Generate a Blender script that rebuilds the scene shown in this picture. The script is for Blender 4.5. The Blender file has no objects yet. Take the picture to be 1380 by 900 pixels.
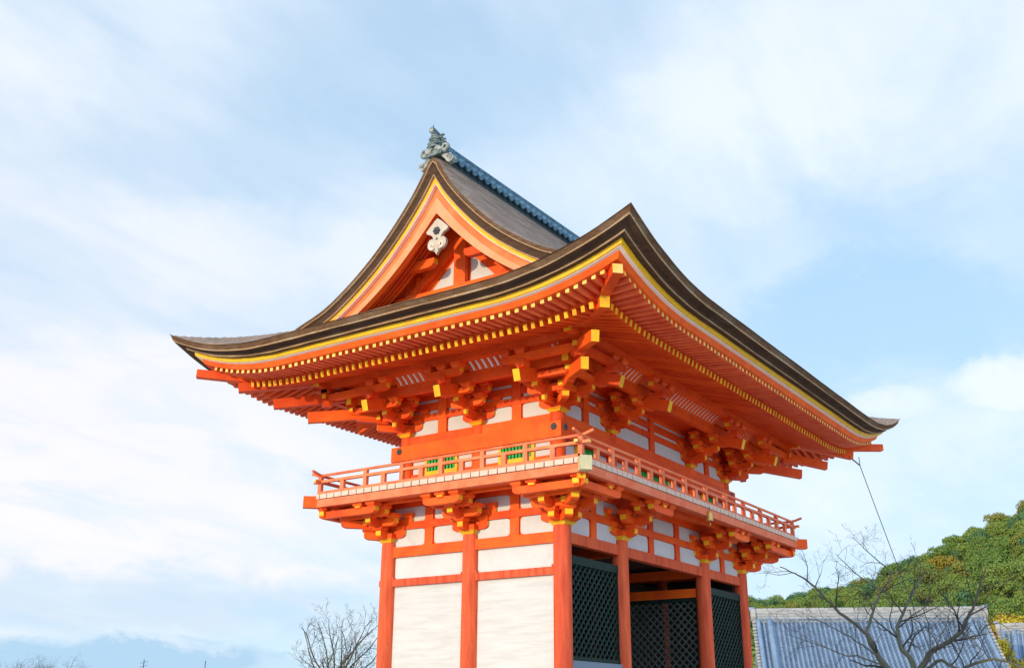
import bpy, bmesh, math, random
import numpy as np
from mathutils import Vector, Matrix

random.seed(7)
rng = np.random.default_rng(11)
C = bpy.context.scene.collection
R = math.radians

# ------------------------------------------------------------------ camera
F_PX, CAM = 1419.15, np.array([-19.2717, -11.8725, 1.7751])
YAW, PITCH, ROLL = 0.60091, 0.34774, 0.0067877
def _axes():
    d = np.array([math.cos(YAW)*math.cos(PITCH), math.sin(YAW)*math.cos(PITCH), math.sin(PITCH)])
    r = np.array([math.sin(YAW), -math.cos(YAW), 0.0]); u = np.cross(r, d)
    return d, r*math.cos(ROLL)+u*math.sin(ROLL), -r*math.sin(ROLL)+u*math.cos(ROLL)
DIRV, RIGHT, UP = _axes()
def ray(px, py):
    v = DIRV + RIGHT*(px-690)/F_PX - UP*(py-450)/F_PX
    return v/np.linalg.norm(v)
cam_d = bpy.data.cameras.new('camera'); cam = bpy.data.objects.new('camera', cam_d); C.objects.link(cam)
cam_d.sensor_width = 36.0; cam_d.lens = 36*F_PX/1380; cam_d.clip_start = 0.1; cam_d.clip_end = 6000
M = Matrix.Identity(4)
for i in range(3):
    M[i][0] = RIGHT[i]; M[i][1] = UP[i]; M[i][2] = -DIRV[i]; M[i][3] = CAM[i]
cam.matrix_world = M
bpy.context.scene.camera = cam

# ------------------------------------------------------------------ sun, sky, exposure
SUN_EL, SUN_AZ = R(9.3), R(174)          # azimuth measured from +X towards +Y
sun_dir = Vector((math.cos(SUN_EL)*math.cos(SUN_AZ), math.cos(SUN_EL)*math.sin(SUN_AZ), math.sin(SUN_EL)))
sd = bpy.data.lights.new('sun', 'SUN'); sd.energy = 2.7; sd.angle = R(1.2); sd.color = (1.0, 0.79, 0.46)
so = bpy.data.objects.new('sun', sd); C.objects.link(so)
so.rotation_euler = sun_dir.to_track_quat('Z', 'Y').to_euler()
SKY_STRENGTH = 0.15
sc = bpy.context.scene
sc.view_settings.view_transform = 'Standard'; sc.view_settings.look = 'None'
sc.view_settings.exposure = 0.22; sc.view_settings.gamma = 1; sc.view_settings.use_curve_mapping = False
sc.cycles.max_bounces = 8; sc.cycles.diffuse_bounces = 5; sc.cycles.glossy_bounces = 3
sc.cycles.use_denoising = True

class NT:
    """small node helper"""
    def __init__(s, tree): s.t = tree; s.n = tree.nodes; s.l = tree.links
    def new(s, typ, **kw):
        n = s.n.new(typ)
        for k, v in kw.items(): setattr(n, k, v)
        return n
    def put(s, sock, v):
        if hasattr(v, 'is_linked') or isinstance(v, bpy.types.NodeSocket): s.l.new(v, sock)
        else: sock.default_value = v
    def math(s, op, a, b=0.0, clamp=False):
        n = s.new('ShaderNodeMath', operation=op, use_clamp=clamp); s.put(n.inputs[0], a); s.put(n.inputs[1], b); return n.outputs[0]
    def vmath(s, op, a, b=None, out=0):
        n = s.new('ShaderNodeVectorMath', operation=op); s.put(n.inputs[0], a)
        if b is not None: s.put(n.inputs[1], b)
        return n.outputs[out]
    def mr(s, v, a, b, c=0.0, d=1.0, smooth=True):
        n = s.new('ShaderNodeMapRange'); n.interpolation_type = 'SMOOTHSTEP' if smooth else 'LINEAR'
        s.put(n.inputs[0], v); 
        for i, x in zip((1, 2, 3, 4), (a, b, c, d)): n.inputs[i].default_value = x
        return n.outputs[0]
    def mix(s, f, a, b, blend='MIX'):
        n = s.new('ShaderNodeMix', data_type='RGBA', blend_type=blend); s.put(n.inputs[0], f)
        s.put(n.inputs[6], a); s.put(n.inputs[7], b); return n.outputs[2]
    def noise(s, vec, scale, detail=4, rough=0.5, dist=0.0):
        n = s.new('ShaderNodeTexNoise'); s.put(n.inputs['Vector'], vec); n.inputs['Scale'].default_value = scale
        n.inputs['Detail'].default_value = detail; n.inputs['Roughness'].default_value = rough; n.inputs['Distortion'].default_value = dist
        return n.outputs[0]
    def mapping(s, vec, scale=(1, 1, 1), rot=(0, 0, 0), loc=(0, 0, 0)):
        n = s.new('ShaderNodeMapping'); s.put(n.inputs[0], vec); n.inputs['Scale'].default_value = scale
        n.inputs['Rotation'].default_value = rot; n.inputs['Location'].default_value = loc; return n.outputs[0]

world = bpy.data.worlds.new('World'); sc.world = world; world.use_nodes = True
def build_world():
    k = NT(world.node_tree); k.n.clear()
    sky = k.new('ShaderNodeTexSky', sky_type='NISHITA', sun_disc=False)
    sky.sun_elevation = SUN_EL; sky.sun_rotation = math.pi/2 - SUN_AZ
    sky.altitude = 100; sky.air_density = 1.0; sky.dust_density = 0.6; sky.ozone_density = 2.0
    d = k.new('ShaderNodeTexCoord').outputs['Generated']
    sep = k.new('ShaderNodeSeparateXYZ'); k.put(sep.inputs[0], d)
    x, y, z = sep.outputs
    den = k.math('ADD', k.math('MAXIMUM', z, 0.0), 0.22)
    cmb = k.new('ShaderNodeCombineXYZ'); k.put(cmb.inputs[0], k.math('DIVIDE', x, den)); k.put(cmb.inputs[1], k.math('DIVIDE', y, den))
    p = cmb.outputs[0]
    pr = k.mapping(p, scale=(1, 2.3, 1), rot=(0, 0, R(38)), loc=(0.35, 0.1, 0))
    n1 = k.noise(pr, 1.1, 7, 0.54, 0.45)
    n2 = k.noise(k.mapping(p, scale=(1.3, 2.6, 1), rot=(0, 0, R(52))), 1.8, 5, 0.5, 0.5)
    def blob(px, py, inner, outer, amt):
        v = ray(px, py)
        dt = k.vmath('DOT_PRODUCT', d, (float(v[0]), float(v[1]), float(v[2])), out=1)
        return k.mr(dt, math.cos(R(outer)), math.cos(R(inner)), 0.0, amt)
    nw1 = k.math('SUBTRACT', k.noise(d, 11.0, 7, 0.6, 0.4), 0.5); nw2 = k.math('SUBTRACT', k.noise(k.mapping(d, loc=(3.1, 1.7, 0.4), scale=(1, 1, 1.8)), 13.0, 7, 0.62, 0.4), 0.5)
    def ell(px, py, ra, re, amt):           # cloud bank: wide in azimuth (ra deg), thin in elevation (re deg)
        v = ray(px, py); az = math.atan2(v[1], v[0]); el = math.asin(v[2])
        a = k.math('SUBTRACT', k.math('ARCTAN2', y, x), az)
        e = k.math('SUBTRACT', k.math('ARCSINE', z), el)
        a = k.math('ADD', a, k.math('MULTIPLY', nw1, R(min(ra*1.3, 9)))); e = k.math('ADD', e, k.math('MULTIPLY', nw2, R(min(re*2.2, 4.5))))
        q = k.math('ADD', k.math('POWER', k.math('ABSOLUTE', k.math('DIVIDE', a, R(ra))), 2.0), k.math('POWER', k.math('ABSOLUTE', k.math('DIVIDE', e, R(re))), 2.0))
        return k.mr(q, 1.0, 0.0, 0.0, amt)
    bias = 0.0
    for args in [('e', 60, 600, 24, 9, 0.50), ('e', 300, 350, 18, 4.2, 0.26), ('e', 1230, 70, 22, 9, 0.46), ('e', 960, 200, 15, 5, 0.20), ('e', 760, 320, 18, 6, 0.22),
                 ('e', 1345, 515, 3.0, 1.4, 0.50), ('e', 1190, 543, 3.2, 1.0, 0.40), ('e', 1330, 600, 10, 3.2, 0.22), ('e', 1020, 660, 7, 3.0, 0.22),
                 ('e', 20, 120, 5, 6, 0.20), ('e', 1200, 440, 11, 4.2, -0.42), ('e', 950, 120, 9, 3.5, -0.04), ('e', 560, 90, 13, 6, -0.16), ('e', 130, 40, 13, 6, 0.22), ('e', 160, 850, 18, 2.2, 0.10), ('e', 430, 780, 9, 1.0, 0.2)]:
        b = ell(*args[1:]); bias = k.math('ADD', bias, b)
    n3 = k.noise(k.mapping(p, scale=(1.0, 1.7, 1), rot=(0, 0, R(30)), loc=(2.1, 0.7, 0)), 2.6, 8, 0.58, 0.8)
    wisp = k.mr(n3, 0.28, 0.72, 0.45, 1.1)
    f = k.math('ADD', k.math('ADD', k.math('MULTIPLY', n1, 0.80), k.math('MULTIPLY', n2, 0.32)), k.math('MULTIPLY', bias, wisp))
    f = k.mr(f, 0.26, 1.02)
    skyc = k.mix(1.0, sky.outputs[0], (0.83, 1.04, 1.20, 1), 'MULTIPLY')
    # thin high veil everywhere, whiter towards the horizon
    el = k.math('MAXIMUM', z, 0.0)
    veil = k.mr(el, 0.0, 0.65, 0.80, 0.66)
    skyc = k.mix(veil, skyc, CLOUD_BLUE)
    # clouds catch warm light on the sunward side
    warm = k.mr(k.vmath('DOT_PRODUCT', d, (0.45, 0.88, -0.1), out=1), 0.70, 1.0)
    cl = k.mix(warm, CLOUD, CLOUD_WARM)
    # added fill: unseen sky behind the viewer brightened to light the shaded faces
    sky_fill = k.mr(k.vmath('DOT_PRODUCT', d, (-0.80, -0.55, 0.24), out=1), 0.1, 0.95, 1.0, 2.35)
    col = k.mix(k.math('MULTIPLY', f, 0.80), skyc, cl)
    band = k.math('ADD', ell(130, 893, 11.5, 1.35, 1.9), ell(200, 812, 16, 2.4, 0.45))
    col = k.mix(k.math('MULTIPLY', band, k.mr(n2, 0.2, 0.6, 0.35, 1.0), clamp=True), col, CLOUD_DARK)
    col = k.vmath('SCALE', col); k.put(col.node.inputs['Scale'], sky_fill)
    bg = k.new('ShaderNodeBackground'); k.put(bg.inputs[0], col); bg.inputs[1].default_value = SKY_STRENGTH
    out = k.new('ShaderNodeOutputWorld'); k.put(out.inputs[0], bg.outputs[0])
CLOUD = (5.6, 5.95, 6.4, 1); CLOUD_WARM = (6.35, 5.85, 5.70, 1); CLOUD_BLUE = (3.5, 5.0, 6.45, 1); CLOUD_DARK = (2.75, 4.05, 5.3, 1)
build_world()

# ------------------------------------------------------------------ materials
def srgb(r, g, b):
    f = lambda c: (c/255/12.92) if c/255 <= 0.04045 else ((c/255+0.055)/1.055)**2.4
    return (f(r), f(g), f(b), 1)
def mat(name, base, rough=0.6, var=None, scale=(1, 1, 1), nscale=3.0, detail=6, bump=0.0, bscale=None, spec=0.35, amount=(0.35, 0.7), dirt=None, metal=0.0, rnd=0.0, fade=None):
    m = bpy.data.materials.new(name); m.use_nodes = True
    k = NT(m.node_tree); b = k.n['Principled BSDF']
    b.inputs['Roughness'].default_value = rough; b.inputs['Specular IOR Level'].default_value = spec; b.inputs['Metallic'].default_value = metal
    co = k.new('ShaderNodeTexCoord').outputs['Object']
    v = k.mapping(co, scale=scale)
    col = base if len(base) == 4 else (*base, 1)
    if var is not None:
        n = k.noise(v, nscale, detail, 0.6, 0.3)
        col = k.mix(k.mr(n, *amount), col, var if len(var) == 4 else (*var, 1))
    if dirt is not None:
        n = k.noise(k.mapping(co, scale=dirt[2]), dirt[1], 8, 0.65, 0.6)
        col = k.mix(k.mr(n, 0.56, 0.80, 0, dirt[3] if len(dirt) > 3 else 0.7), col, (*dirt[0], 1))
    if fade is not None:                       # sun-faded, scuffed patches with their own shape
        n = k.noise(k.mapping(co, scale=fade[2]), fade[1], 9, 0.72, 1.2)
        col = k.mix(k.mr(n, 0.52, 0.72, 0, fade[3]), col, (*fade[0], 1))
    if rnd:
        oi = k.new('ShaderNodeObjectInfo').outputs['Random']
        h = k.new('ShaderNodeHueSaturation'); k.put(h.inputs['Value'], k.mr(oi, 0, 1, 1-rnd, 1+rnd*0.5, False)); k.put(h.inputs['Hue'], k.mr(oi, 0, 1, 0.5-0.0025*rnd/0.1, 0.5+0.002*rnd/0.1, False)); k.put(h.inputs['Color'], col); col = h.outputs[0]
    k.put(b.inputs['Base Color'], col)
    if bump:
        n = k.noise(k.mapping(co, scale=bscale or scale), nscale*2, 6, 0.6)
        bp = k.new('ShaderNodeBump'); bp.inputs['Strength'].default_value = bump; bp.inputs['Distance'].default_value = 0.02
        k.put(bp.inputs['Height'], n); k.put(b.inputs['Normal'], bp.outputs[0])
    return m
MT = {}
MT['verm'] = mat('vermilion_paint', (0.86, 0.110, 0.010), 0.55, (0.72, 0.072, 0.010), (1, 1, 1), 1.7, bump=0.15, spec=0.2, rnd=0.14, fade=((0.80, 0.17, 0.055), 1.6, (1, 1, 1), 0.45), dirt=((0.42, 0.055, 0.015), 3.2, (1, 1, 1), 0.40))
MT['vermcol'] = mat('weathered_vermilion', (0.68, 0.105, 0.037), 0.62, (0.46, 0.055, 0.020), (4, 4, 0.35), 2.5, bump=0.25, dirt=((0.62, 0.22, 0.11), 2.2, (7, 7, 0.3), 0.6), spec=0.2, rnd=0.08, fade=((0.66, 0.20, 0.085), 1.1, (2, 2, 0.6), 0.5))
MT['vermpale'] = mat('sun_bleached_vermilion', (0.82, 0.225, 0.105), 0.6, (0.77, 0.15, 0.06), (1, 1, 1), 3.0, bump=0.12, dirt=((0.80, 0.42, 0.28), 2.0, (0.8, 0.8, 3), 0.5), spec=0.2, rnd=0.10)
MT['vermlit'] = mat('fill_lit_vermilion', (0.84, 0.155, 0.055), 0.6, (0.76, 0.105, 0.035), (1, 1, 1), 3.0, bump=0.12, spec=0.2, rnd=0.14)  # flying rafters: vermilion lightened to carry fill light under the eaves
MT['barge'] = mat('faded_orange_board', (0.78, 0.20, 0.065), 0.6, (0.76, 0.14, 0.03), (1, 1, 1), 1.5, bump=0.06)
MT['bargelow'] = mat('pale_salmon_board', (0.78, 0.30, 0.15), 0.6, (0.76, 0.23, 0.09), (1, 1, 1), 1.7, bump=0.06)
MT['yellow'] = mat('ochre_yellow_paint', (0.87, 0.49, 0.012), 0.55, (0.82, 0.38, 0.012), (1, 1, 1), 5.0, rnd=0.14, dirt=((0.45, 0.22, 0.02), 4.0, (1, 1, 1), 0.5))
MT['yelpale'] = mat('faded_yellow_paint', (0.86, 0.62, 0.20), 0.55, (0.85, 0.52, 0.08), (1, 1, 1), 6.0, rnd=0.14, dirt=((0.60, 0.25, 0.05), 4.0, (1, 1, 1), 0.5))
MT['white'] = mat('white_plaster', (0.58, 0.57, 0.585), 0.8, (0.52, 0.505, 0.515), (1, 1, 1), 1.3, dirt=((0.40, 0.36, 0.34), 3.0, (1, 1, 0.6), 0.45))
MT['oldwhite'] = mat('weathered_white_boards', (0.565, 0.55, 0.56), 0.85, (0.49, 0.475, 0.475), (0.9, 0.9, 8), 1.2, bump=0.3, dirt=((0.34, 0.31, 0.29), 2.4, (0.5, 0.5, 16), 0.75))
MT['urago'] = mat('white_eave_board', (0.86, 0.68, 0.60), 0.6, (0.84, 0.57, 0.47), (1, 1, 1), 3.0)  # pink of bounced light is mixed into the white
MT['dark'] = mat('dark_interior_shade', (0.035, 0.022, 0.018), 0.8)
MT['lattice'] = mat('dark_green_lattice', (0.007, 0.019, 0.016), 0.55, (0.012, 0.032, 0.026), (1, 1, 1), 4.0, spec=0.15)
MT['green'] = mat('green_window_bars', (0.015, 0.40, 0.07), 0.5, (0.02, 0.30, 0.06), (1, 1, 1), 6.0)
MT['metal'] = mat('patinated_copper', (0.42, 0.42, 0.27), 0.6, (0.60, 0.47, 0.26), (1, 1, 1), 9.0, bump=0.2)
MT['iron'] = mat('dark_iron', (0.05, 0.055, 0.07), 0.45, (0.12, 0.13, 0.15), (1, 1, 1), 20.0, metal=0.5)
MT['stone'] = mat('pale_granite', (0.42, 0.39, 0.35), 0.85, (0.33, 0.31, 0.28), (1, 1, 1), 2.0, bump=0.2)
MT['gold'] = mat('old_brass', (0.70, 0.46, 0.14), 0.45, (0.55, 0.36, 0.12), (1, 1, 1), 8.0, metal=0.3)
MT['covewhite'] = mat('white_cove_plaster', (0.84, 0.79, 0.77), 0.7, (0.78, 0.70, 0.66), (1, 1, 1), 6.0)
MT['boardend'] = mat('pinkish_white_board_end', (0.66, 0.49, 0.41), 0.7, (0.60, 0.41, 0.33), (1, 1, 1), 6.0)

def bark_mat(name, a, b, c, sc_=(1, 1, 1), nscale=5.0, bump=0.6, moss=None):
    m = bpy.data.materials.new(name); m.use_nodes = True
    k = NT(m.node_tree); bs = k.n['Principled BSDF']; bs.inputs['Roughness'].default_value = 0.85; bs.inputs['Specular IOR Level'].default_value = 0.2
    co = k.new('ShaderNodeTexCoord').outputs['Object']
    n1 = k.noise(k.mapping(co, scale=sc_), nscale, 8, 0.7, 0.2); n2 = k.noise(co, 0.9, 5, 0.6, 0.5); n3 = k.noise(k.mapping(co, scale=(1, 1, 1)), 38, 3, 0.6)
    col = k.mix(k.mr(n1, 0.32, 0.68), (*a, 1), (*b, 1)); col = k.mix(k.mr(n2, 0.48, 0.72, 0, 0.75), col, (*c, 1))
    if moss: col = k.mix(k.mr(k.noise(co, 1.6, 6, 0.7, 0.8), 0.52, 0.72, 0, 0.6), col, (*moss, 1))
    col = k.mix(k.mr(n3, 0.3, 0.7, 0.0, 0.35), col, (0.03, 0.02, 0.015, 1))
    k.put(bs.inputs['Base Color'], col)
    bp = k.new('ShaderNodeBump'); bp.inputs['Strength'].default_value = bump; bp.inputs['Distance'].default_value = 0.03
    k.put(bp.inputs['Height'], k.math('ADD', k.math('MULTIPLY', n1, 0.6), n3)); k.put(bs.inputs['Normal'], bp.outputs[0])
    return m
MT['bark'] = bark_mat('cypress_bark_roof', (0.19, 0.13, 0.105), (0.50, 0.35, 0.275), (0.25, 0.18, 0.145), (0.5, 7, 7), 2.2, 0.9, (0.15, 0.17, 0.12))
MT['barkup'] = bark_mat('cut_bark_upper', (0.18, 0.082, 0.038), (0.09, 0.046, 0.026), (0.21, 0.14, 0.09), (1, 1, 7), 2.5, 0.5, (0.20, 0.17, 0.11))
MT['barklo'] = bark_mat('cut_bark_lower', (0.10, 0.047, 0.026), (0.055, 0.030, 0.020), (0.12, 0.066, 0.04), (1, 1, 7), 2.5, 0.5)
MT['barkedge'] = bark_mat('bark_edge', (0.52, 0.33, 0.18), (0.38, 0.22, 0.11), (0.52, 0.40, 0.28), (1, 1, 1), 4, 0.3)
MT['ridgetile'] = mat('blue_grey_ridge_tile', (0.07, 0.16, 0.245), 0.42, (0.14, 0.27, 0.36), (1, 1, 1), 4.0, bump=0.2, spec=0.5, dirt=((0.30, 0.42, 0.50), 5, (1, 1, 1), 0.6))
MT['ridgedark'] = mat('shadow_tile_bed', (0.035, 0.06, 0.075), 0.7)
MT['onitile'] = mat('carved_ornament_tile', (0.17, 0.21, 0.215), 0.6, (0.05, 0.095, 0.11), (1, 1, 1), 7.0, bump=0.5, amount=(0.42, 0.6), dirt=((0.40, 0.38, 0.34), 6, (1, 1, 1), 0.6))
MT['onipale'] = mat('pale_ornament_tile', (0.36, 0.35, 0.32), 0.7, (0.16, 0.19, 0.19), (1, 1, 1), 9.0, bump=0.5, amount=(0.45, 0.62))

# ------------------------------------------------------------------ mesh builder
class MB:
    def __init__(s): s.v = []; s.f = []; s.m = []; s.mats = []; s.sm = []
    def mi(s, m):
        m = MT[m] if isinstance(m, str) else m
        if m not in s.mats: s.mats.append(m)
        return s.mats.index(m)
    def add(s, vs, fs, m, smooth=False):
        o = len(s.v); s.v += [tuple(map(float, q)) for q in vs]; 
        ms = m if isinstance(m, list) else [m]*len(fs)
        for f, mm in zip(fs, ms):
            s.f.append(tuple(i+o for i in f)); s.m.append(s.mi(mm)); s.sm.append(smooth)
    def box(s, a, b, m, caps=None):
        x0, y0, z0 = a; x1, y1, z1 = b
        vs = [(x0,y0,z0),(x1,y0,z0),(x1,y1,z0),(x0,y1,z0),(x0,y0,z1),(x1,y0,z1),(x1,y1,z1),(x0,y1,z1)]
        s.add(vs, [(0,3,2,1),(4,5,6,7),(0,1,5,4),(1,2,6,5),(2,3,7,6),(3,0,4,7)], m)
    def bar(s, p, q, w, h, m, end0=None, end1=None, up=(0, 0, 1), drop=0.0):
        """box from p to q; p,q are centres of the TOP edge when drop=1 (section hangs below)"""
        p = np.array(p, float); q = np.array(q, float); d = q-p; d /= np.linalg.norm(d)
        u = np.array(up, float); r = np.cross(d, u); r /= np.linalg.norm(r); u = np.cross(r, d)
        zc = -h/2*drop
        vs = []
        for c in (p, q):
            for a, b in ((-1,-1),(1,-1),(1,1),(-1,1)): vs.append(c+r*a*w/2+u*(b*h/2+zc))
        s.add(vs, [(0,1,5,4),(1,2,6,5),(2,3,7,6),(3,0,4,7),(3,2,1,0),(4,5,6,7)], [m]*4+[end0 or m, end1 or m])
    def prism(s, poly, O, U, V, N, th, m, side=None, cap=True):
        """2D polygon extruded along N by th, starting at O"""
        O, U, V, N = (np.array(q, float) for q in (O, U, V, N)); n = len(poly)
        a = [O+U*x+V*y for x, y in poly]; b = [q+N*th for q in a]
        sd = side if isinstance(side, list) else [side or m]*n
        fs = [(i, (i+1) % n, n+(i+1) % n, n+i) for i in range(n)]
        s.add(a+b, fs+[tuple(range(n))[::-1], tuple(range(n, 2*n))], sd+[m, m])
    def tube(s, pts, rad, m, n=8, caps=True, smooth=True):
        pts = [np.array(q, float) for q in pts]; rad = rad if hasattr(rad, '__len__') else [rad]*len(pts)
        vs = []; ref = None
        for i, q in enumerate(pts):
            d = pts[min(i+1, len(pts)-1)]-pts[max(i-1, 0)]; d = d/(np.linalg.norm(d)+1e-9)
            if ref is None: ref = np.array([0, 0, 1.0]) if abs(d[2]) < 0.9 else np.array([1.0, 0, 0])
            a = np.cross(d, ref); a /= np.linalg.norm(a)+1e-9; b = np.cross(d, a); ref = np.cross(a, d) 
            for j in range(n):
                t = 2*math.pi*j/n; vs.append(q+(a*math.cos(t)+b*math.sin(t))*rad[i])
        fs = [(i*n+j, i*n+(j+1) % n, (i+1)*n+(j+1) % n, (i+1)*n+j) for i in range(len(pts)-1) for j in range(n)]
        s.add(vs, fs, m, smooth)
        if caps:
            k = len(vs); s.add(vs[:n], [tuple(range(n))], m); s.add(vs[-n:], [tuple(range(n))[::-1]], m)
    def grid(s, P, m, smooth=True, closed=False):
        """P array (a,b,3)"""
        P = np.array(P); a, b = P.shape[:2]
        fs = []
        for i in range(a-1):
            for j in range(b-1 if not closed else b):
                j2 = (j+1) % b; fs.append((i*b+j, i*b+j2, (i+1)*b+j2, (i+1)*b+j))
        s.add(P.reshape(-1, 3), fs, m, smooth)
    def build(s, name, parent=None, kind=None, loc=None, rotz=0.0):
        me = bpy.data.meshes.new(name); me.from_pydata(s.v, [], s.f)
        for m in s.mats: me.materials.append(m)
        me.polygons.foreach_set('material_index', s.m); me.polygons.foreach_set('use_smooth', s.sm)
        me.update()
        o = bpy.data.objects.new(name, me); C.objects.link(o)
        if parent: o.parent = parent
        if kind: o['kind'] = kind
        if loc is not None: o.location = loc
        o.rotation_euler = (0, 0, rotz)
        return o
def thing(name, label, cat, loc=(0, 0, 0), group=None):
    o = bpy.data.objects.new(name, None); C.objects.link(o); o.location = loc
    o['label'] = label; o['category'] = cat
    if group: o['group'] = group
    return o
def tag(o, label, cat, group=None):
    o['label'] = label; o['category'] = cat
    if group: o['group'] = group
    return o

# ================================================================== SETTING: ground
W, D, W1 = 9.6, 4.82, 2.53
PLINTH = 1.75
def build_ground():
    m = bpy.data.materials.new('packed_pale_earth'); m.use_nodes = True; k = NT(m.node_tree); b = k.n['Principled BSDF']
    co = k.new('ShaderNodeTexCoord').outputs['Object']
    c = k.mix(k.mr(k.noise(co, 0.25, 8, 0.6), 0.35, 0.65), (0.56, 0.52, 0.47, 1), (0.48, 0.45, 0.41, 1))
    c = k.mix(k.mr(k.vmath('LENGTH', co, out=1), 60, 160), c, (0.10, 0.13, 0.07, 1))
    k.put(b.inputs['Base Color'], c); b.inputs['Roughness'].default_value = 0.95
    mb = MB(); n = 48
    rr = [0, 15, 30, 60, 120, 250, 600, 1500, 4000]
    P = [[(r*math.cos(2*math.pi*j/n), r*math.sin(2*math.pi*j/n), 0.1) for j in range(n)] for r in rr]
    mb.grid(P, m, True, closed=True)
    return mb.build('ground', kind='structure')
build_ground()

# stone platform and stairs the gate stands on (below the picture's lower edge)
pf = MB(); pf.box((-2.6, -2.6, 0.05), (W+2.6, D+2.6, PLINTH), 'stone')
platform = pf.build('stone_platform'); tag(platform, 'pale stone platform the vermilion gate stands on', 'platform')
for i in range(10):
    st = MB(); st.box((1.6, -2.6-0.34*(i+1), 0.05), (W-1.6, -2.604-0.34*i, PLINTH-0.164*(i+1)), 'stone'); st.build('step', platform)

# ================================================================== THE GATE
gate = thing('temple_gate', 'two storey vermilion temple gate with sweeping bark roof and white panels', 'temple gate')
gate_parts = []
ZT = 5.617
UPW = 0.24                      # upper storey stands in by this much
COLR = 0.195
E_OUT = 3.976                   # eave overhang from the lower column line

def FP(f, t, n, z):
    return ((-n, t, z), (t, -n, z), (W+n, t, z), (t, D+n, z))[f]
def fbox(mb, f, t0, t1, n0, n1, z0, z1, m):
    a = FP(f, t0, n0, z0); b = FP(f, t1, n1, z1)
    mb.box([min(p, q) for p, q in zip(a, b)], [max(p, q) for p, q in zip(a, b)], m)
def faxes(f):
    return (np.array(((0,1,0),(1,0,0),(0,1,0),(1,0,0))[f], float), np.array(((-1,0,0),(0,-1,0),(1,0,0),(0,1,0))[f], float))
def rpanel(mb, f, t0, t1, n, z0, z1, m, r=0.08, th=0.012, cut=(1, 1, 1, 1)):
    """white panel with rounded corners, standing th proud of n"""
    pts = []
    for (cx, cy, a0, c) in ((t1-r, z1-r, 0, cut[0]), (t0+r, z1-r, 90, cut[1]), (t0+r, z0+r, 180, cut[2]), (t1-r, z0+r, 270, cut[3])):
        if c:
            for q in range(5): pts.append((cx+r*math.cos(R(a0+22.5*q)), cy+r*math.sin(R(a0+22.5*q))))
        else: pts.append((cx+r*(1 if a0 in (0, 270) else -1), cy+r*(1 if a0 in (0, 90) else -1)))
    T, N = faxes(f)
    mb.prism(pts, FP(f, 0, n, 0), T, (0, 0, 1), N, th, m)

# ---- columns
def column(x, y, z0, z1, r, m, bev=True):
    mb = MB(); mb.tube([(0, 0, z0), (0, 0, z0+(z1-z0)*0.6), (0, 0, z1-0.06), (0, 0, z1)], [r*1.02, r*1.01, r, r*0.96], m, 28)
    return mb.build('column', gate, loc=(x, y, 0))
low_cols = [(0, D), (0, D/2), (0, 0), (W1, 0), (W-W1, 0), (W, 0), (W-W1, D/2), (W1, D/2), (W, D/2), (W, D), (W1, D), (W-W1, D)]
for x, y in low_cols: column(x, y, PLINTH, ZT, COLR, 'vermcol')
u0, u1, u2, u3 = UPW, 2.60, W-2.60, W-UPW
v0, v1, v2 = UPW, D/2, D-UPW
up_cols = [(u0, v2), (u0, v1), (u0, v0), (u1, v0), (u2, v0), (u3, v0), (u3, v2), (u3, v1)]
for x, y in up_cols: column(x, y, 6.6, 8.20, 0.175, 'verm')

# ---- lower storey walls
def lower_face(f, L, cols, full):
    edges = list(zip(cols[:-1], cols[1:]))
    r = COLR-0.03
    if full:
        for a, b in edges:
            mb = MB(); fbox(mb, f, a+r, b-r, -0.10, 0.085, 5.27, 5.50, 'verm' if f == 0 else 'vermcol'); mb.build('tie_beam', gate)
    mb = MB(); fbox(mb, f, -0.02, L+0.02, -0.06, 0.0, 5.50, 6.62, 'verm'); mb.build('frieze_wall', gate)
    if not full:
        mb = MB(); fbox(mb, f, 0.1, L-0.1, -0.06, 0.03, PLINTH, 5.50, 'oldwhite'); mb.build('wall_panel', gate); return
    for z0, z1 in ((5.905, 6.07), (6.43, 6.60)):
        mb = MB(); fbox(mb, f, 0.0, L, 0.0, 0.07, z0, z1, 'verm'); mb.build('frieze_beam', gate)
    for bi, (a, b) in enumerate(edges):
        w = b-a
        ks = [0.5] if w < 3 else [0.34, 0.66]
        st = [a+w*k_ for k_ in ks]
        for s_ in st:
            mb = MB(); fbox(mb, f, s_-0.12, s_+0.12, 0.0, 0.055, 5.502, 5.904, 'verm'); fbox(mb, f, s_-0.12, s_+0.12, 0.0, 0.055, 6.072, 6.428, 'verm'); mb.build('frieze_strut', gate)
        bounds = [a+0.05]+[q for s_ in st for q in (s_-0.12, s_+0.12)]+[b-0.05]
        for i in range(0, len(bounds), 2):
            for z0, z1 in ((5.515, 5.90), (6.075, 6.425)):
                mb = MB(); rpanel(mb, f, bounds[i]+0.02, bounds[i+1]-0.02, 0.002, z0, z1, 'white', 0.09); mb.build('frieze_panel', gate)
LC, FC = [0, D/2, D], [0, W1, W-W1, W]
lower_face(0, D, LC, True); lower_face(1, W, FC, True); lower_face(2, D, LC, False)
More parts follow.
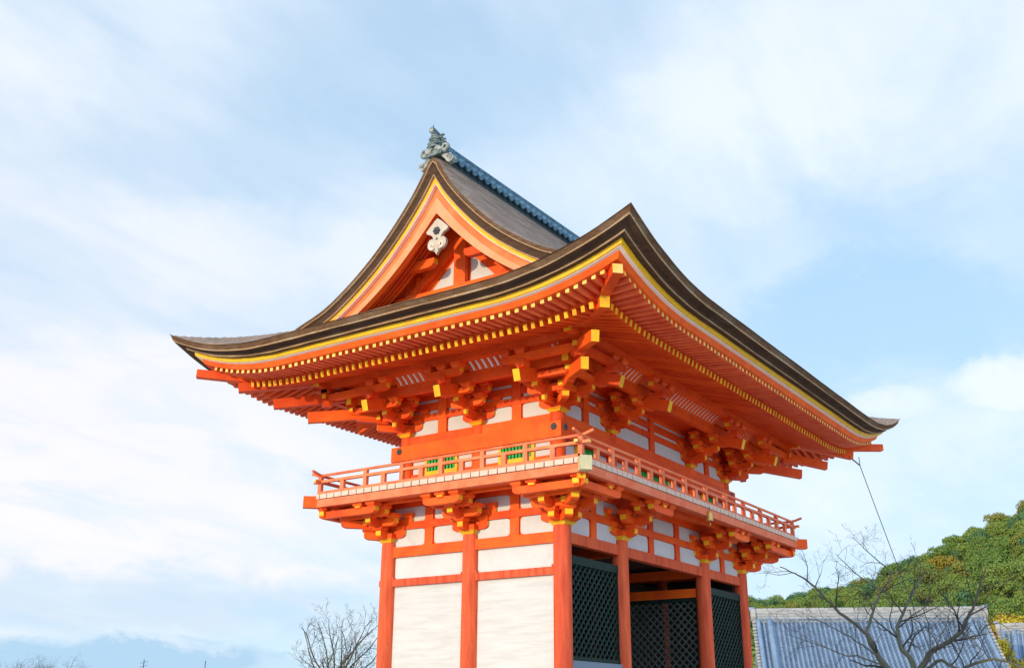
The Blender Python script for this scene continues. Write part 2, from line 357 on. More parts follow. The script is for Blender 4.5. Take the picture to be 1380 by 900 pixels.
# left face boards and waist beams
for a, b in zip(LC[:-1], LC[1:]):
    mb = MB(); fbox(mb, 0, a+0.1, b-0.1, -0.05, 0.0, 4.765, 5.27, 'white'); mb.build('wall_panel', gate)
    mb = MB(); fbox(mb, 0, a+0.1, b-0.1, -0.05, -0.01, PLINTH, 4.60, 'oldwhite'); mb.build('wall_panel', gate)
    mb = MB(); fbox(mb, 0, a+COLR-0.03, b-COLR+0.03, -0.09, 0.075, 4.60, 4.765, 'vermcol')
    mb.build('waist_beam', gate)
    for q in (a+COLR-0.005, b-COLR+0.005):
        g = MB(); fbox(g, 0, q-0.03, q+0.03, 0.02, 0.09, 4.765, 4.81, 'vermcol'); g.build('wedge_peg', gate)
for q in (0.20, 2.71, 7.25, W+0.19):
    g = MB(); fbox(g, 1, q-0.02, q+0.06, -0.05, 0.06, 4.80, 4.97, 'yelpale'); g.build('wedge_peg', gate)
g = MB(); fbox(g, 0, D+0.14, D+0.24, -0.08, 0.06, 4.62, 4.76, 'vermcol'); g.build('beam_end', gate)

# ---- lattices of the front side bays and of the passage
def lattice(name, f, t0, t1, z0, z1, n, pitch=0.165, bw=0.046, top=0.18, offx=None, m='lattice'):
    """diagonal lattice in a dark green frame on plane f or on x = offx"""
    mb = MB()
    T, N = faxes(f)
    def at(t, z, dn=0.0):
        if offx is not None: return np.array((offx-dn, t, z))
        return np.array(FP(f, t, n+dn, z))
    Tt = np.array((0, 1, 0.0)) if offx is not None else T
    Nn = np.array((-1.0, 0, 0)) if offx is not None else N
    H, Wd = z1-z0, t1-t0
    for sgn in (1, -1):
        c = -H if sgn > 0 else 0.0
        end = Wd if sgn > 0 else Wd+H
        while c < end:
            if sgn > 0: s0, s1 = max(c, 0), min(c+H, Wd); za = s0-c; zb = s1-c
            else: s0, s1 = max(c-H, 0), min(c, Wd); za = c-s0; zb = c-s1
            if s1-s0 > 0.02: mb.bar(at(t0+s0, z0+za, 0.012*sgn), at(t0+s1, z0+zb, 0.012*sgn), bw*1.0, 0.022, m, up=Nn)
            c += pitch*1.2
    o = mb.build(name, gate)
    fr = MB()
    def rect(a, b, c, d, dn0, dn1):
        p, q = at(a, c, dn0), at(b, d, dn1)
        fr.box(np.minimum(p, q), np.maximum(p, q), 'lattice')
    rect(t0, t1, z1, z1+top, -0.05, 0.05); rect(t0, t1, z0-0.09, z0, -0.05, 0.05)
    rect(t0, t0+0.05, z0, z1, -0.04, 0.04); rect(t1-0.05, t1, z0, z1, -0.04, 0.04)
    fr.build('lattice_frame', o)
    return o
r = COLR-0.02
lattice('lattice_screen', 1, r, W1-r, 2.96, 4.85, 0.0)
lattice('lattice_screen', 1, W-W1+r, W-r, 2.96, 4.85, 0.0)
lattice('lattice_screen', 1, r, D/2-r, 2.0, 4.66, 0.0, 0.17, 0.034, 0.09, offx=W-W1, m=mat('lit_grey_green_lattice', (0.085, 0.105, 0.095), 0.7, (0.055, 0.075, 0.065), (1, 1, 1), 4.0))  # light on the passage bars is painted in: paler than the other lattices
for a, b in ((r, W1-r), (W-W1+r, W-r)):
    mb = MB(); fbox(mb, 1, a, b, -0.12, 0.09, 2.66, 2.868, mat('blue_grey_sill', (0.16, 0.20, 0.27), 0.5)); mb.build('sill_beam', gate)
    mb = MB(); fbox(mb, 1, a, b, -0.06, 0.02, PLINTH, 2.66, 'vermcol'); mb.build('dado_board', gate)
for z0, z1 in ((5.26, 5.49), (4.752, 4.98)):
    mb = MB(); mb.box((W-W1-0.09, r, z0), (W-W1+0.09, D/2-r, z1), 'verm'); mb.build('passage_beam', gate)
mb = MB(); mb.box((W1-0.09, r, 5.26), (W1+0.09, D/2-r, 5.49), 'verm'); mb.build('passage_beam', gate)
# inside: partitions, back wall, ceiling, lining; their dark colour stands in for shade
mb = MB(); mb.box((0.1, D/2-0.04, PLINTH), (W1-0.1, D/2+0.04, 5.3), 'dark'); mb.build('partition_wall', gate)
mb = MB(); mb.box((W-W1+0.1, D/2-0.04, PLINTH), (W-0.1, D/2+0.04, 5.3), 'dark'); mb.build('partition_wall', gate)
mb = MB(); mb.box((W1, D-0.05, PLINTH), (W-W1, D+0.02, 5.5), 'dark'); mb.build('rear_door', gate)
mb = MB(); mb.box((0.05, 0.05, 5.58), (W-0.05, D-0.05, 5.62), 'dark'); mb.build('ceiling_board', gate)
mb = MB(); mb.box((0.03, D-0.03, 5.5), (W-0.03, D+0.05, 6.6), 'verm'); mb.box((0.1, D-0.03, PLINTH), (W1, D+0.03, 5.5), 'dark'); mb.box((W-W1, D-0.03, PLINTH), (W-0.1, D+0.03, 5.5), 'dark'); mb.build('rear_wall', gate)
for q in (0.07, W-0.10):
    mb = MB(); mb.box((q, 0.2, PLINTH), (q+0.03, D-0.2, 5.5), 'dark'); mb.build('shade_lining', gate)

# ---- bracket sets
def arm_poly(a, b, z0, z1, c0=True, c1=True):
    """side outline of a bracket arm from -a to b; curved up at the ends. returns points, index of end faces"""
    h = z1-z0; pts = []
    pts.append((b, z1))
    if c1:
        for q in range(6):
            t = R(90*q/5); pts.append((b-0.95*h*(1-math.cos(t)), z1-0.46*h-0.54*h*math.sin(t)))
    else: pts.append((b, z0))
    if c0:
        for q in range(6):
            t = R(90-90*q/5); pts.append((-a+0.95*h*(1-math.cos(t)), z1-0.46*h-0.54*h*math.sin(t)))
    else: pts.append((-a, z0))
    pts.append((-a, z1))
    return pts
def arm(c, dirv, a, b, z0, z1, th, m='verm', tip='yellow', tips=(0, 1), c0=True, c1=True):
    mb = MB()
    d = np.array((dirv[0], dirv[1], 0.0)); d /= np.linalg.norm(d); n = np.cross(d, (0, 0, 1.0))
    pts = arm_poly(a, b, z0, z1, c0, c1); k = len(pts)
    sides = [m]*k
    if tips[1]:
        sides[0] = tip
        if c1: sides[1] = tip
    if tips[0]:
        sides[k-2] = tip
        if c0: sides[k-3] = tip
    mb.prism(pts, np.array((c[0], c[1], 0))-n*th/2, d, (0, 0, 1), n, th, m, sides)
    return mb
def block(mb, x, y, z0, z1, w, rot=0.0, m='verm', fl='yellow'):
    h = z1-z0; lv = [(0.68, z0, None), (0.80, z0+h*0.22, fl), (1.0, z0+h*0.42, fl), (1.0, z1, m)]
    c, s_ = math.cos(rot), math.sin(rot); vs = []
    for q, z, _ in lv:
        for a, b in ((-1,-1),(1,-1),(1,1),(-1,1)):
            u, v = a*w*q/2, b*w*q/2; vs.append((x+u*c-v*s_, y+u*s_+v*c, z))
    fs, ms = [], []
    for i in range(3):
        for j in range(4): fs.append((i*4+j, i*4+(j+1) % 4, i*4+4+(j+1) % 4, i*4+4+j)); ms.append(lv[i+1][2])
    fs += [(3, 2, 1, 0), (12, 13, 14, 15)]; ms += [m, m]
    mb.add(vs, fs, ms)
def build_set(spec, corner):
    """spec: dict of levels. local frame: outward is -Y (corner: -X and -Y). returns (block mesh builder, [arm builders], [tail builders])"""
    blk, arms, tails, small = MB(), [], [], []
    def sblock(*a):
        b = MB(); block(b, *a, fl='verm'); small.append(b)
    z = spec['z']; th = spec['th']; n_ = (0, -1); t_ = (1, 0)
    block(blk, 0, 0, z, z+spec['daito'][1], spec['daito'][0])
    dirs = [(0, -1)] if not corner else [(0, -1), (-1, 0)]
    for (o0, o1, z0, z1) in spec['out']:                       # outward arms, o1 = reach
        for d in dirs: arms.append(arm((0, 0), d, 0.35 if not corner else -0.02, o1, z0, z1, th, tips=(0, 1), c0=False))
        if corner: arms.append(arm((0, 0), (-1, -1), -0.05, o1*1.414, z0, z1, th*1.15, tips=(0, 1), c0=False))
    for (o, half, z0, z1, zb0, zb1) in spec['tan']:            # arms along the wall at offset o
        for d in dirs:
            tx, ty = (1, 0) if d == (0, -1) else (0, 1)
            if not corner:
                arms.append(arm((d[0]*o, d[1]*o), (tx, ty), half, half, z0, z1, th, tips=(1, 1)))
                for q in (-half+0.11, 0, half-0.11): sblock(d[0]*o+tx*q, d[1]*o+ty*q, zb0, zb1, spec['bw'])
            else:
                ext = o+0.16                                      # runs past the corner as a nose
                arms.append(arm((d[0]*o, d[1]*o), (tx, ty), ext, half, z0, z1, th, tips=(1, 1)))
                for q in (-o, 0, half-0.11): sblock(d[0]*o+tx*q, d[1]*o+ty*q, zb0, zb1, spec['bw'])
    for (o, zb0, zb1) in spec['blk']:
        for d in dirs: sblock(d[0]*o, d[1]*o, zb0, zb1, spec['bw'])
        if corner: sblock(-o, -o, zb0, zb1, spec['bw']*1.1, R(45))
    for (o, z0, z1, slope, inn) in spec.get('tail', []):
        for d in dirs:
            k_ = 1.0; dd = np.array(d, float)
            mb = MB(); p = np.array((dd[0]*o, dd[1]*o, z1)); q = np.array((dd[0]*inn, dd[1]*inn, z1+slope*(o-inn)))
            L_ = np.linalg.norm(dd)
            mb.bar(p, q, 0.17*(1.3 if L_ > 1.1 else 1.0), z1-z0, 'verm', end0='yellow', drop=1.0)
            tails.append(mb)
    return blk, arms, tails, small
low_spec = dict(z=ZT, daito=(0.46, 0.20), th=0.15, bw=0.27,
    out=[(0, 0.45, 5.69, 5.87), (0, 0.84, 5.95, 6.12), (0, 1.22, 6.22, 6.41)],
    tan=[(0.0, 0.50, 5.715, 5.89, 5.89, 6.0), (0.0, 0.72, 6.0, 6.16, 6.16, 6.27), (0.38, 0.50, 5.96, 6.13, 6.13, 6.235), (0.76, 0.52, 6.13, 6.275, 6.275, 6.385), (1.10, 0.50, 6.14, 6.30, 6.30, 6.40)],
    blk=[(0.37, 5.86, 5.955), (0.76, 6.11, 6.225)])
up_spec = dict(z=8.21, daito=(0.42, 0.17), th=0.14, bw=0.25,
    out=[(0, 0.56, 8.33, 8.50), (0, 0.95, 8.55, 8.72)],
    tan=[(0.0, 0.46, 8.345, 8.515, 8.515, 8.60), (0.0, 0.66, 8.60, 8.75, 8.75, 8.84), (0.48, 0.46, 8.56, 8.73, 8.73, 8.83), (0.48, 0.62, 8.83, 8.98, 8.98, 9.06),
         (0.96, 0.46, 8.74, 8.87, 8.87, 8.95), (1.44, 0.52, 9.03, 9.19, 9.19, 9.325)],
    blk=[(0.47, 8.49, 8.56), (0.95, 8.70, 8.76), (1.44, 8.88, 9.03)],
    tail=[(1.70, 8.53, 8.79, 0.30, 0.15)])
def place_sets(spec, mids, corners):
    for corner, spots in ((False, mids), (True, corners)):
        blk, arms, tails, small = build_set(spec, corner)
        src = None
        for (x, y, rz) in spots:
            if src is None:
                root = blk.build('bracket_set', gate, loc=(x, y, 0), rotz=rz); src = (root, [])
                for mb in arms: src[1].append(mb.build('bracket_arm', root))
                for mb in tails: src[1].append(mb.build('tail_rafter', root))
                for mb in small: src[1].append(mb.build('bearing_block', root))
            else:
                root = src[0].copy(); C.objects.link(root); root.location = (x, y, 0); root.rotation_euler = (0, 0, rz)
                for ch in src[1]:
                    c = ch.copy(); C.objects.link(c); c.parent = root
L_, RR = -math.pi/2, math.pi/2
place_sets(low_spec, [(0, D/2, L_), (W1, 0, 0), (W-W1, 0, 0)], [(0, 0, 0), (0, D, L_), (W, 0, RR)])
place_sets(up_spec, [(u0, v1, L_), (u1, v0, 0), (u2, v0, 0)], [(u0, v0, 0), (u0, v2, L_), (u3, v0, RR)])
# two more corner tail beams stacked at each upper corner (their yellow ends face outwards on the diagonal)
for (cx, cy, sx, sy) in ((0, 0, -1, -1), (0, D, -1, 1), (W, 0, 1, -1)):
    for (o, z0, z1, inn, zi) in ((2.13, 8.75, 9.0, 0.6, 9.35), (1.53, 8.445, 8.72, 0.2, 8.95)):
        mb = MB(); mb.bar((cx+sx*o, cy+sy*o, z1), (cx-sx*(-inn), cy-sy*(-inn), zi), 0.165, z1-z0-0.015, 'verm', end0='yellow', drop=1.0)
        mb.build('corner_tail_beam', gate)

# ---- beams between brackets, balcony
def ring_beam(name, o, z0, z1, n0, n1, m, base=0.0, faces=(0, 1, 2, 3), parent=None, ext=0.0):
    """beam round the building at outward offset o"""
    for f in faces:
        L = D if f in (0, 2) else W
        e = 0.002 if f in (0, 2) else 0.0
        mb = MB(); a = -o-n1 if f in (1, 3) else -o+0.0-n0
        fbox(mb, f, (base-(o+ (n1 if f in (1, 3) else n0)))-ext, L-base+(o+(n1 if f in (1, 3) else n0))+ext, o-base+n0, o-base+n1, z0+e, z1-e, m); mb.build(name, parent or gate)
FACES = (0, 1, 2, 3)
balcony = MB()
for f in FACES:
    L = D if f in (0, 2) else W
    x = 1.31 if f in (1, 3) else 0.0
    fbox(balcony, f, -x, L+x, -0.3 if f in (1, 3) else 0.0, 1.31, 6.615, 6.69, 'vermcol')
balc = balcony.build('balcony', gate)
# the balcony floor's white board ends, its edge beam and soffit
def board_ends(f):
    mb = MB(); L = D if f in (0, 2) else W; n = int((L+2*1.35)/0.232); s0 = -1.35; p = (L+2.7)/n
    e = 1.35
    for i in range(n):
        fbox(mb, f, s0+i*p+0.013, s0+(i+1)*p-0.013, 1.20, 1.35+rng.uniform(-0.004, 0.004), 6.587+rng.uniform(0, 0.004), 6.70, 'boardend')
    return mb.build('board_ends', balc)
for f in FACES: board_ends(f)
ring_beam('edge_beam', 1.20, 6.395, 6.575, 0.0, 0.13, 'vermpale', parent=balc)
for f in FACES:
    L = D if f in (0, 2) else W
    mb = MB(); fbox(mb, f, -1.2, L+1.2, 0.05, 1.2, 6.56, 6.583, 'verm'); mb.build('balcony_soffit', balc)
ring_beam('purlin', 1.04, 6.40, 6.50, 0.0, 0.12, 'verm', parent=balc, faces=(0, 1))
ring_beam('purlin', 0.70, 6.385, 6.50, 0.0, 0.12, 'verm', parent=balc, faces=(0, 1))
for cx, cy, sx, sy in ((0, 0, -1, -1), (0, D, -1, 1), (W, 0, 1, -1), (W, D, 1, 1)):
    mb = MB(); mb.bar((cx+sx*1.49, cy+sy*1.49, 6.66), (cx+sx*0.3, cy+sy*0.3, 6.66), 0.20, 0.27, 'verm' if (cx, cy) != (0, 0) else 'vermpale', end0='metal' if (cx, cy) == (0, 0) else 'vermcol', drop=1.0)
    mb.build('corner_beam', balc)
cap = MB(); d = np.array((-1, -1, 0))/math.sqrt(2)
cap.bar((-1.50, -1.50, 6.67), (-1.36, -1.36, 6.67), 0.235, 0.29, 'metal', drop=1.0); cap.build('metal_cap', balc)
# railing
RO = 1.22
def railing(f):
    L = D if f in (0, 2) else W
    T, N = faxes(f)
    ex = 0.30
    for nm, z, h, w, m in (('bottom_rail', 6.74, 0.085, 0.10, 'vermpale'), ('middle_rail', 7.022, 0.062, 0.085, 'vermpale')):
        e = 0.0 if nm == 'bottom_rail' else ex*0.7
        mb = MB(); dz = 0.002*(f in (0, 2))
        mb.bar(FP(f, -RO-e, RO, z+dz), FP(f, L+RO+e, RO, z+dz), w, h, m, 'yelpale' if e else None, 'yelpale' if e else None); mb.build(nm, balc)
    mb = MB(); pts = []
    for t in np.linspace(-RO-ex, L+RO+ex, 40):
        out = max(0, -(t+RO), t-(L+RO)); pts.append(FP(f, t, RO, 7.172+0.45*out**1.5+(0.004 if f in (0, 2) else 0)))
    pts_r = [0.033]*len(pts); mb.tube(pts, pts_r, 'vermpale', 10); mb.build('top_rail', balc)
    main = [0.12, 1.24, 2.37, 3.50, 4.60] if f in (0, 2) else [0.05+9.5*i/8 for i in range(9)]
    if f in (0, 1): main = [-RO]+main
    if f == 0: main = main+[D+RO]
    if f == 1: main = main+[W+RO]
    for t in main:
        mb = MB(); fbox(mb, f, t-0.05, t+0.05, RO-0.046, RO+0.046, 6.70, 7.15, 'vermpale')
        o = mb.build('railing_post', balc)
    for a, b in zip(main[:-1], main[1:]):
        if b-a < 0.8: continue
        t = (a+b)/2
        mb = MB(); fbox(mb, f, t-0.058, t+0.058, RO-0.04, RO+0.04, 6.78, 6.995, 'vermpale'); mb.build('railing_strut', balc)
for f in (0, 1, 2, 3): railing(f)

# ---- upper storey walls
def upper_face(f, L, cols, full):
    lo, hi = cols[0], cols[-1]; n = -UPW
    mb = MB(); fbox(mb, f, lo, hi, n-0.08, n-0.0, 6.6, 9.95, 'verm'); mb.build('upper_wall', gate)
    if not full: return
    e = 0.36; e_lo = 0.208 if f == 0 else 0.204
    mb = MB(); fbox(mb, f, lo-e_lo, hi+e, n+0.05, n+0.215, 7.605+(0.002 if f else 0), 7.965, 'verm'); nag = mb.build('nageshi_beam', gate)
    for t in (lo-0.03, hi+0.10):
        c = np.array(FP(f, t, n+0.215, 7.845)); T, N = faxes(f); o = MB()
        for q in range(7):
            a = 2*math.pi*q/6; rr_, cc = (0.034, c+T*0.05*math.cos(a)+np.array((0, 0, 0.05*math.sin(a)))) if q < 6 else (0.03, c)
            o.tube([cc-N*0.01, cc+N*0.02, cc+N*0.03], [rr_, rr_, rr_*0.5], 'iron', 8)
        o.build('rosette', nag)
    for a, b in zip(cols[:-1], cols[1:]):
        mb = MB(); fbox(mb, f, a+0.12, b-0.12, n, n+0.10, 7.97, 8.195, 'verm'); mb.build('tie_beam', gate)
        mb = MB(); fbox(mb, f, a+0.12, b-0.12, n, n+0.05, 6.69, 7.26, 'verm'); mb.build('dado_board', gate)
        w = b-a; c = (a+b)/2
        # white wainscot panels either side of a green barred window
        ww = 0.42 if w < 3 else 0.8
        for q0, q1 in ((a+0.2, c-ww-0.08), (c+ww+0.08, b-0.2)):
            mb = MB(); rpanel(mb, f, q0, q1, n+0.002, 7.265, 7.602, 'white', 0.02); mb.build('wall_panel', gate)
        fr = MB()
        fbox(fr, f, c-ww-0.07, c-ww, n, n+0.07, 7.19, 7.602, 'yellow'); fbox(fr, f, c+ww, c+ww+0.07, n, n+0.07, 7.19, 7.602, 'yellow')
        fbox(fr, f, c-ww, c+ww, n, n+0.068, 7.19, 7.285, 'yellow')
        win = fr.build('window', gate)
        mb = MB(); fbox(mb, f, c-ww, c+ww, n+0.0, n+0.012, 7.285, 7.602, mat('dark_green_back', (0.008, 0.16, 0.035), 0.6) if 'dgb' not in MT else MT['dgb'])
        nb = int(2*ww/0.085)
        for i in range(nb):
            t = c-ww+(i+0.5)*2*ww/nb; fbox(mb, f, t-0.026, t+0.026, n+0.014, n+0.06, 7.287, 7.600, 'green')
        mb.build('window_bars', win)
        # frieze: struts, panel row and two thin slot rows
        ks = [0.5]; st = [a+w*q for q in ks]
        bounds = [a+0.12]+[q for s_ in st for q in (s_-0.13, s_+0.13)]+[b-0.12]
        for s_ in st:
            mb = MB(); fbox(mb, f, s_-0.13, s_+0.13, n, n+0.06, 8.197, 8.56, 'verm'); mb.build('frieze_strut', gate)
            mb = MB(); fbox(mb, f, s_-0.12, s_+0.12, n, n+0.066, 8.562, 9.25, 'verm'); mb.build('frieze_strut', gate)
        for i in range(0, len(bounds), 2):
            p0, p1 = bounds[i]+0.02, bounds[i+1]-0.02
            mb = MB(); rpanel(mb, f, p0, p1, n+0.002, 8.205, 8.558, 'white', 0.085); mb.build('frieze_panel', gate)
            for z0, z1 in ((8.725, 8.805), (8.995, 9.075)):
                mb = MB(); rpanel(mb, f, p0+0.02, p1-0.02, n+0.002, z0, z1, 'white', 0.03); mb.build('slot_panel', gate)
    for z0, z1 in ((8.56, 8.725), (8.805, 8.995), (9.075, 9.28)):
        mb = MB(); fbox(mb, f, lo, hi, n, n+0.05, z0, z1, 'verm'); mb.build('frieze_beam', gate)
MT['dgb'] = mat('dark_green_back', (0.008, 0.14, 0.03), 0.6)
upper_face(0, D, [v0, v1, v2], True); upper_face(1, W, [u0, u1, u2, u3], True); upper_face(2, D, [v0, v1, v2], False); upper_face(3, W, [u0, u1, u2, u3], False)

# ---- step-two beam, ribbed coves and outer purlin under the eaves
S2, S3 = 0.96-UPW, 1.44-UPW      # offsets from the lower column line
for f in FACES:
    L = D if f in (0, 2) else W; e = 0.003*(f in (0, 2))
    mb = MB(); fbox(mb, f, -S2-0.25+e, L+S2+0.25-e, S2-0.08, S2+0.06, 8.95+e, 9.22-e, 'verm')
    for q0_, q1_ in ((-S2-0.256+e, -S2-0.24+e), (L+S2+0.24-e, L+S2+0.256-e)): fbox(mb, f, q0_, q1_, S2-0.083, S2+0.063, 8.945+e, 9.223-e, 'yellow')
    mb.build('step_beam', gate)
    mb = MB(); fbox(mb, f, -S3-0.45+e, L+S3+0.45-e, S3-0.10, S3+0.08, 9.325+e, 9.54-e, 'verm')
    for q0_, q1_ in ((-S3-0.456+e, -S3-0.44+e), (L+S3+0.44-e, L+S3+0.456-e)): fbox(mb, f, q0_, q1_, S3-0.103, S3+0.083, 9.32+e, 9.543-e, 'yellow')
    mb.build('outer_purlin', gate)
    mb = MB(); T_, N_ = faxes(f); q0, q1 = np.array(FP(f, -S3, S2-0.06, 9.24)), np.array(FP(f, L+S3, S2-0.06, 9.24)); up_ = np.array((0, 0, 0.27))+N_*(S3-S2-0.02); mb.add([q0, q1, q1+up_, q0+up_], [(0, 1, 2, 3)], 'verm'); mb.build('cove_board', gate)
    mb = MB(); fbox(mb, f, -S2, L+S2, 0.05-UPW, S2-0.08, 9.16+e, 9.19+e, 'verm'); mb.build('bracket_soffit', gate)
def cove(f, t0, t1):
    mb = MB(); T, N = faxes(f); prof = []
    for q in range(7):
        a = q/6; prof.append((S2+0.04+(S3-S2-0.13)*a, 9.20+0.255*(a**0.72)))
    P = [[FP(f, t, n, z) for n, z in prof] for t in (t0, t1)]
    mb.grid(P, 'covewhite')
    p = 0.178; n_ = max(2, int(round((t1-t0)/p)))
    for i in range(n_+1):
        t = t0+(t1-t0)*i/n_
        for (n0, z0), (n1, z1) in zip(prof[:-1], prof[1:]):
            mb.bar(FP(f, t, n0, z0-0.012), FP(f, t, n1, z1-0.012), 0.075, 0.05, 'verm')
    return mb.build('ribbed_cove', gate)
for f, cols in ((0, [v0, v1, v2]), (1, [u0, u1, u2, u3])):
    for a, b in zip(cols[:-1], cols[1:]): cove(f, a+0.5, b-0.5)
    cove(f, cols[0]-1.0, cols[0]-0.55)

# ================================================================== ROOF
A_L = 0.78
def lift(m):
    return A_L*max(0.0, 1-max(m, 0)/3.6)**2.2
def pchip(xs, ys):
    xs, ys = np.array(xs, float), np.array(ys, float); h = np.diff(xs); dl = np.diff(ys)/h; m = np.zeros(len(xs))
    m[0], m[-1] = dl[0], dl[-1]
    for i in range(1, len(xs)-1):
        m[i] = 0 if dl[i-1]*dl[i] <= 0 else 2*dl[i-1]*dl[i]/(dl[i-1]+dl[i])
    def ev(x):
        x = min(max(x, xs[0]), xs[-1]); i = min(max(np.searchsorted(xs, x)-1, 0), len(h)-1); t = (x-xs[i])/h[i]
        return ((1+2*t)*(1-t)**2*ys[i]+t*(1-t)**2*h[i]*m[i]+t*t*(3-2*t)*ys[i+1]+t*t*(t-1)*h[i]*m[i+1])
    return ev
RIDGE_D = D/2+E_OUT
g_ = pchip([0, 1, 2, 3.17, 3.9, 4.56, 5.19, 5.79, 6.12, 6.25, RIDGE_D], [9.73, 10.17, 10.68, 11.33, 11.80, 12.32, 12.95, 13.68, 14.20, 14.45, 14.53])
XG = -1.86                                     # plane of the gable verge
DXG = XG+E_OUT
def dists(x, y):
    return min(x+E_OUT, W+E_OUT-x), min(y+E_OUT, D+E_OUT-y)
def surf_main(x, y):
    dx, dy = dists(x, y)
    z = g_(dy)+lift(max(dx, dy))
    ex = dx-DXG
    if ex < 0.7: 
        k = min(max((dy-DXG)/1.2, 0), 1); z -= 0.11*k*k*(3-2*k)*(1-ex/0.7)**2
    return z
def surf_hip(x, y):
    dx, dy = dists(x, y)
    return g_(min(dx, dy))+lift(max(dx, dy))
roof = None
def roof_surface():
    mb = MB()
    ts = np.unique(np.concatenate([np.linspace(0, 3.6, 28), np.linspace(3.6, D+2*E_OUT-3.6, 26), np.linspace(D+2*E_OUT-3.6, D+2*E_OUT, 28), [RIDGE_D, RIDGE_D-0.05, RIDGE_D+0.05, RIDGE_D-0.2, RIDGE_D+0.2]]))
    xs = np.unique(np.concatenate([np.linspace(XG, XG+1.8, 22), np.linspace(XG+1.8, W-XG-1.8, 30), np.linspace(W-XG-1.8, W-XG, 22)]))
    P = [[(x, -E_OUT+t, surf_main(x, -E_OUT+t)) for t in ts] for x in xs]
    mb.grid(P, 'bark')
    for side in (0, 1):
        xs2 = np.concatenate([np.linspace(0, DXG, 26)])
        P = [[((-E_OUT+x) if side == 0 else (W+E_OUT-x), -E_OUT+t, surf_hip(-E_OUT+x, -E_OUT+t)) for t in ts] for x in xs2]
        mb.grid(P, 'bark')
        P = []
        for x in np.linspace(DXG, DXG+1.5, 9):
            P.append([((-E_OUT+x) if side == 0 else (W+E_OUT-x), -E_OUT+t, g_(x)-0.004) for t in np.linspace(x+0.03, D+2*E_OUT-x-0.03, 20)])
        mb.grid(P, 'bark')
    return mb.build('bark_roof', gate)
roof = roof_surface()

# eave layers swept round the perimeter
def perim(inset):
    """points (x, y, along-corner distance) round the eave rectangle inset by `inset`"""
    o = E_OUT-inset; pts = []
    def side(L):
        t = np.concatenate([np.linspace(0, 3.7, 22)[:-1], np.linspace(3.7, L-3.7, 24), np.linspace(L-3.7, L, 22)[1:]]); return t
    Lx, Ly = W+2*o, D+2*o
    for t in side(Lx)[:-1]: pts.append((-o+t, -o, min(t, Lx-t)))
    for t in side(Ly)[:-1]: pts.append((W+o, -o+t, min(t, Ly-t)))
    for t in side(Lx)[:-1]: pts.append((W+o-t, D+o, min(t, Lx-t)))
    for t in side(Ly)[:-1]: pts.append((-o, D+o-t, min(t, Ly-t)))
    return pts
def eave_layer(name, prof, m, parent, dz=lambda i, a: 0.0, smooth=False):
    mb = MB(); rings = []; rough = 'bark' in name; rj = np.random.default_rng(3)
    for inset, z in prof:
        pp = perim(inset); n = len(pp); j = np.convolve(rj.normal(0, 1, n+2), (0.25, 0.5, 0.25), 'valid')*(0.006 if rough else 0.0)
        rings.append([(x, y, 9.73+z+lift(a+inset)+dz(inset, a)+jj) for (x, y, a), jj in zip(pp, j)])
    for r0, r1, mm in zip(rings[:-1], rings[1:], m if isinstance(m, list) else [m]*(len(prof)-1)):
        mb.grid([r0, r1], mm, smooth, closed=True)
    return mb.build(name, parent)
def thick(inset, a): return 0.06*max(0, 1-a/2.5)**2*min(1, max(0, (0.2-inset)/0.1))
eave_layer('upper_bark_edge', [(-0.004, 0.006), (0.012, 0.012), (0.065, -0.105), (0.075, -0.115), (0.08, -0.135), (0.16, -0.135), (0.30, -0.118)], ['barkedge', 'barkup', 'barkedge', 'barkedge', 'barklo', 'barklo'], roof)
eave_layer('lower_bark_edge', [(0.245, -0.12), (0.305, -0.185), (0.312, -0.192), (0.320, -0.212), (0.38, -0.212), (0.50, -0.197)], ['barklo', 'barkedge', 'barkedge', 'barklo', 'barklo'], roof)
eave_layer('yellow_eave_board', [(0.45, -0.200), (0.468, -0.295), (0.54, -0.295)], 'yellow', roof)
eave_layer('white_eave_board', [(0.50, -0.297), (0.510, -0.310), (0.60, -0.326)], 'urago', roof)
def dec(inset): return min(1.0, max(0.0, 1-(inset-0.75)/2.0))
def slift(inset, a): return lift(max(a+0.0, inset))*dec(inset)
eave_layer('eave_edge_board', [(0.575, -0.318), (0.642, -0.428), (0.80, -0.428)], 'verm', roof, smooth=False)

# rafters, soffits
def zfly(inset): return 9.306-9.73+(0.09)*(inset-0.70)          # top of a flying rafter relative to 9.73
def zbase(inset): return 9.222-9.73+0.285*(inset-1.33)
def soffit(name, i0, i1, zf, m):
    mb = MB(); rings = []
    for inset in np.linspace(i0, i1, 5):
        rings.append([(x, y, 9.73+zf(inset)+0.004+slift(inset, a+inset)) for x, y, a in perim(inset)])
    for r0, r1 in zip(rings[:-1], rings[1:]): mb.grid([r0, r1], m, True, closed=True)
    return mb.build(name, gate)
soffit('upper_soffit', 0.70, 1.50, zfly, 'verm')
soffit('lower_soffit', 1.34, 4.15, zbase, 'verm')
kb = MB(); rings = []
for inset, z in ((1.375, zfly(1.4)), (1.365, zbase(1.36)), (1.45, zbase(1.45))):
    rings.append([(x, y, 9.73+z+slift(inset, a+inset)) for x, y, a in perim(inset)])
for r0, r1 in zip(rings[:-1], rings[1:]): kb.grid([r0, r1], 'verm', False, closed=True)
kb.build('rafter_tie_board', gate)
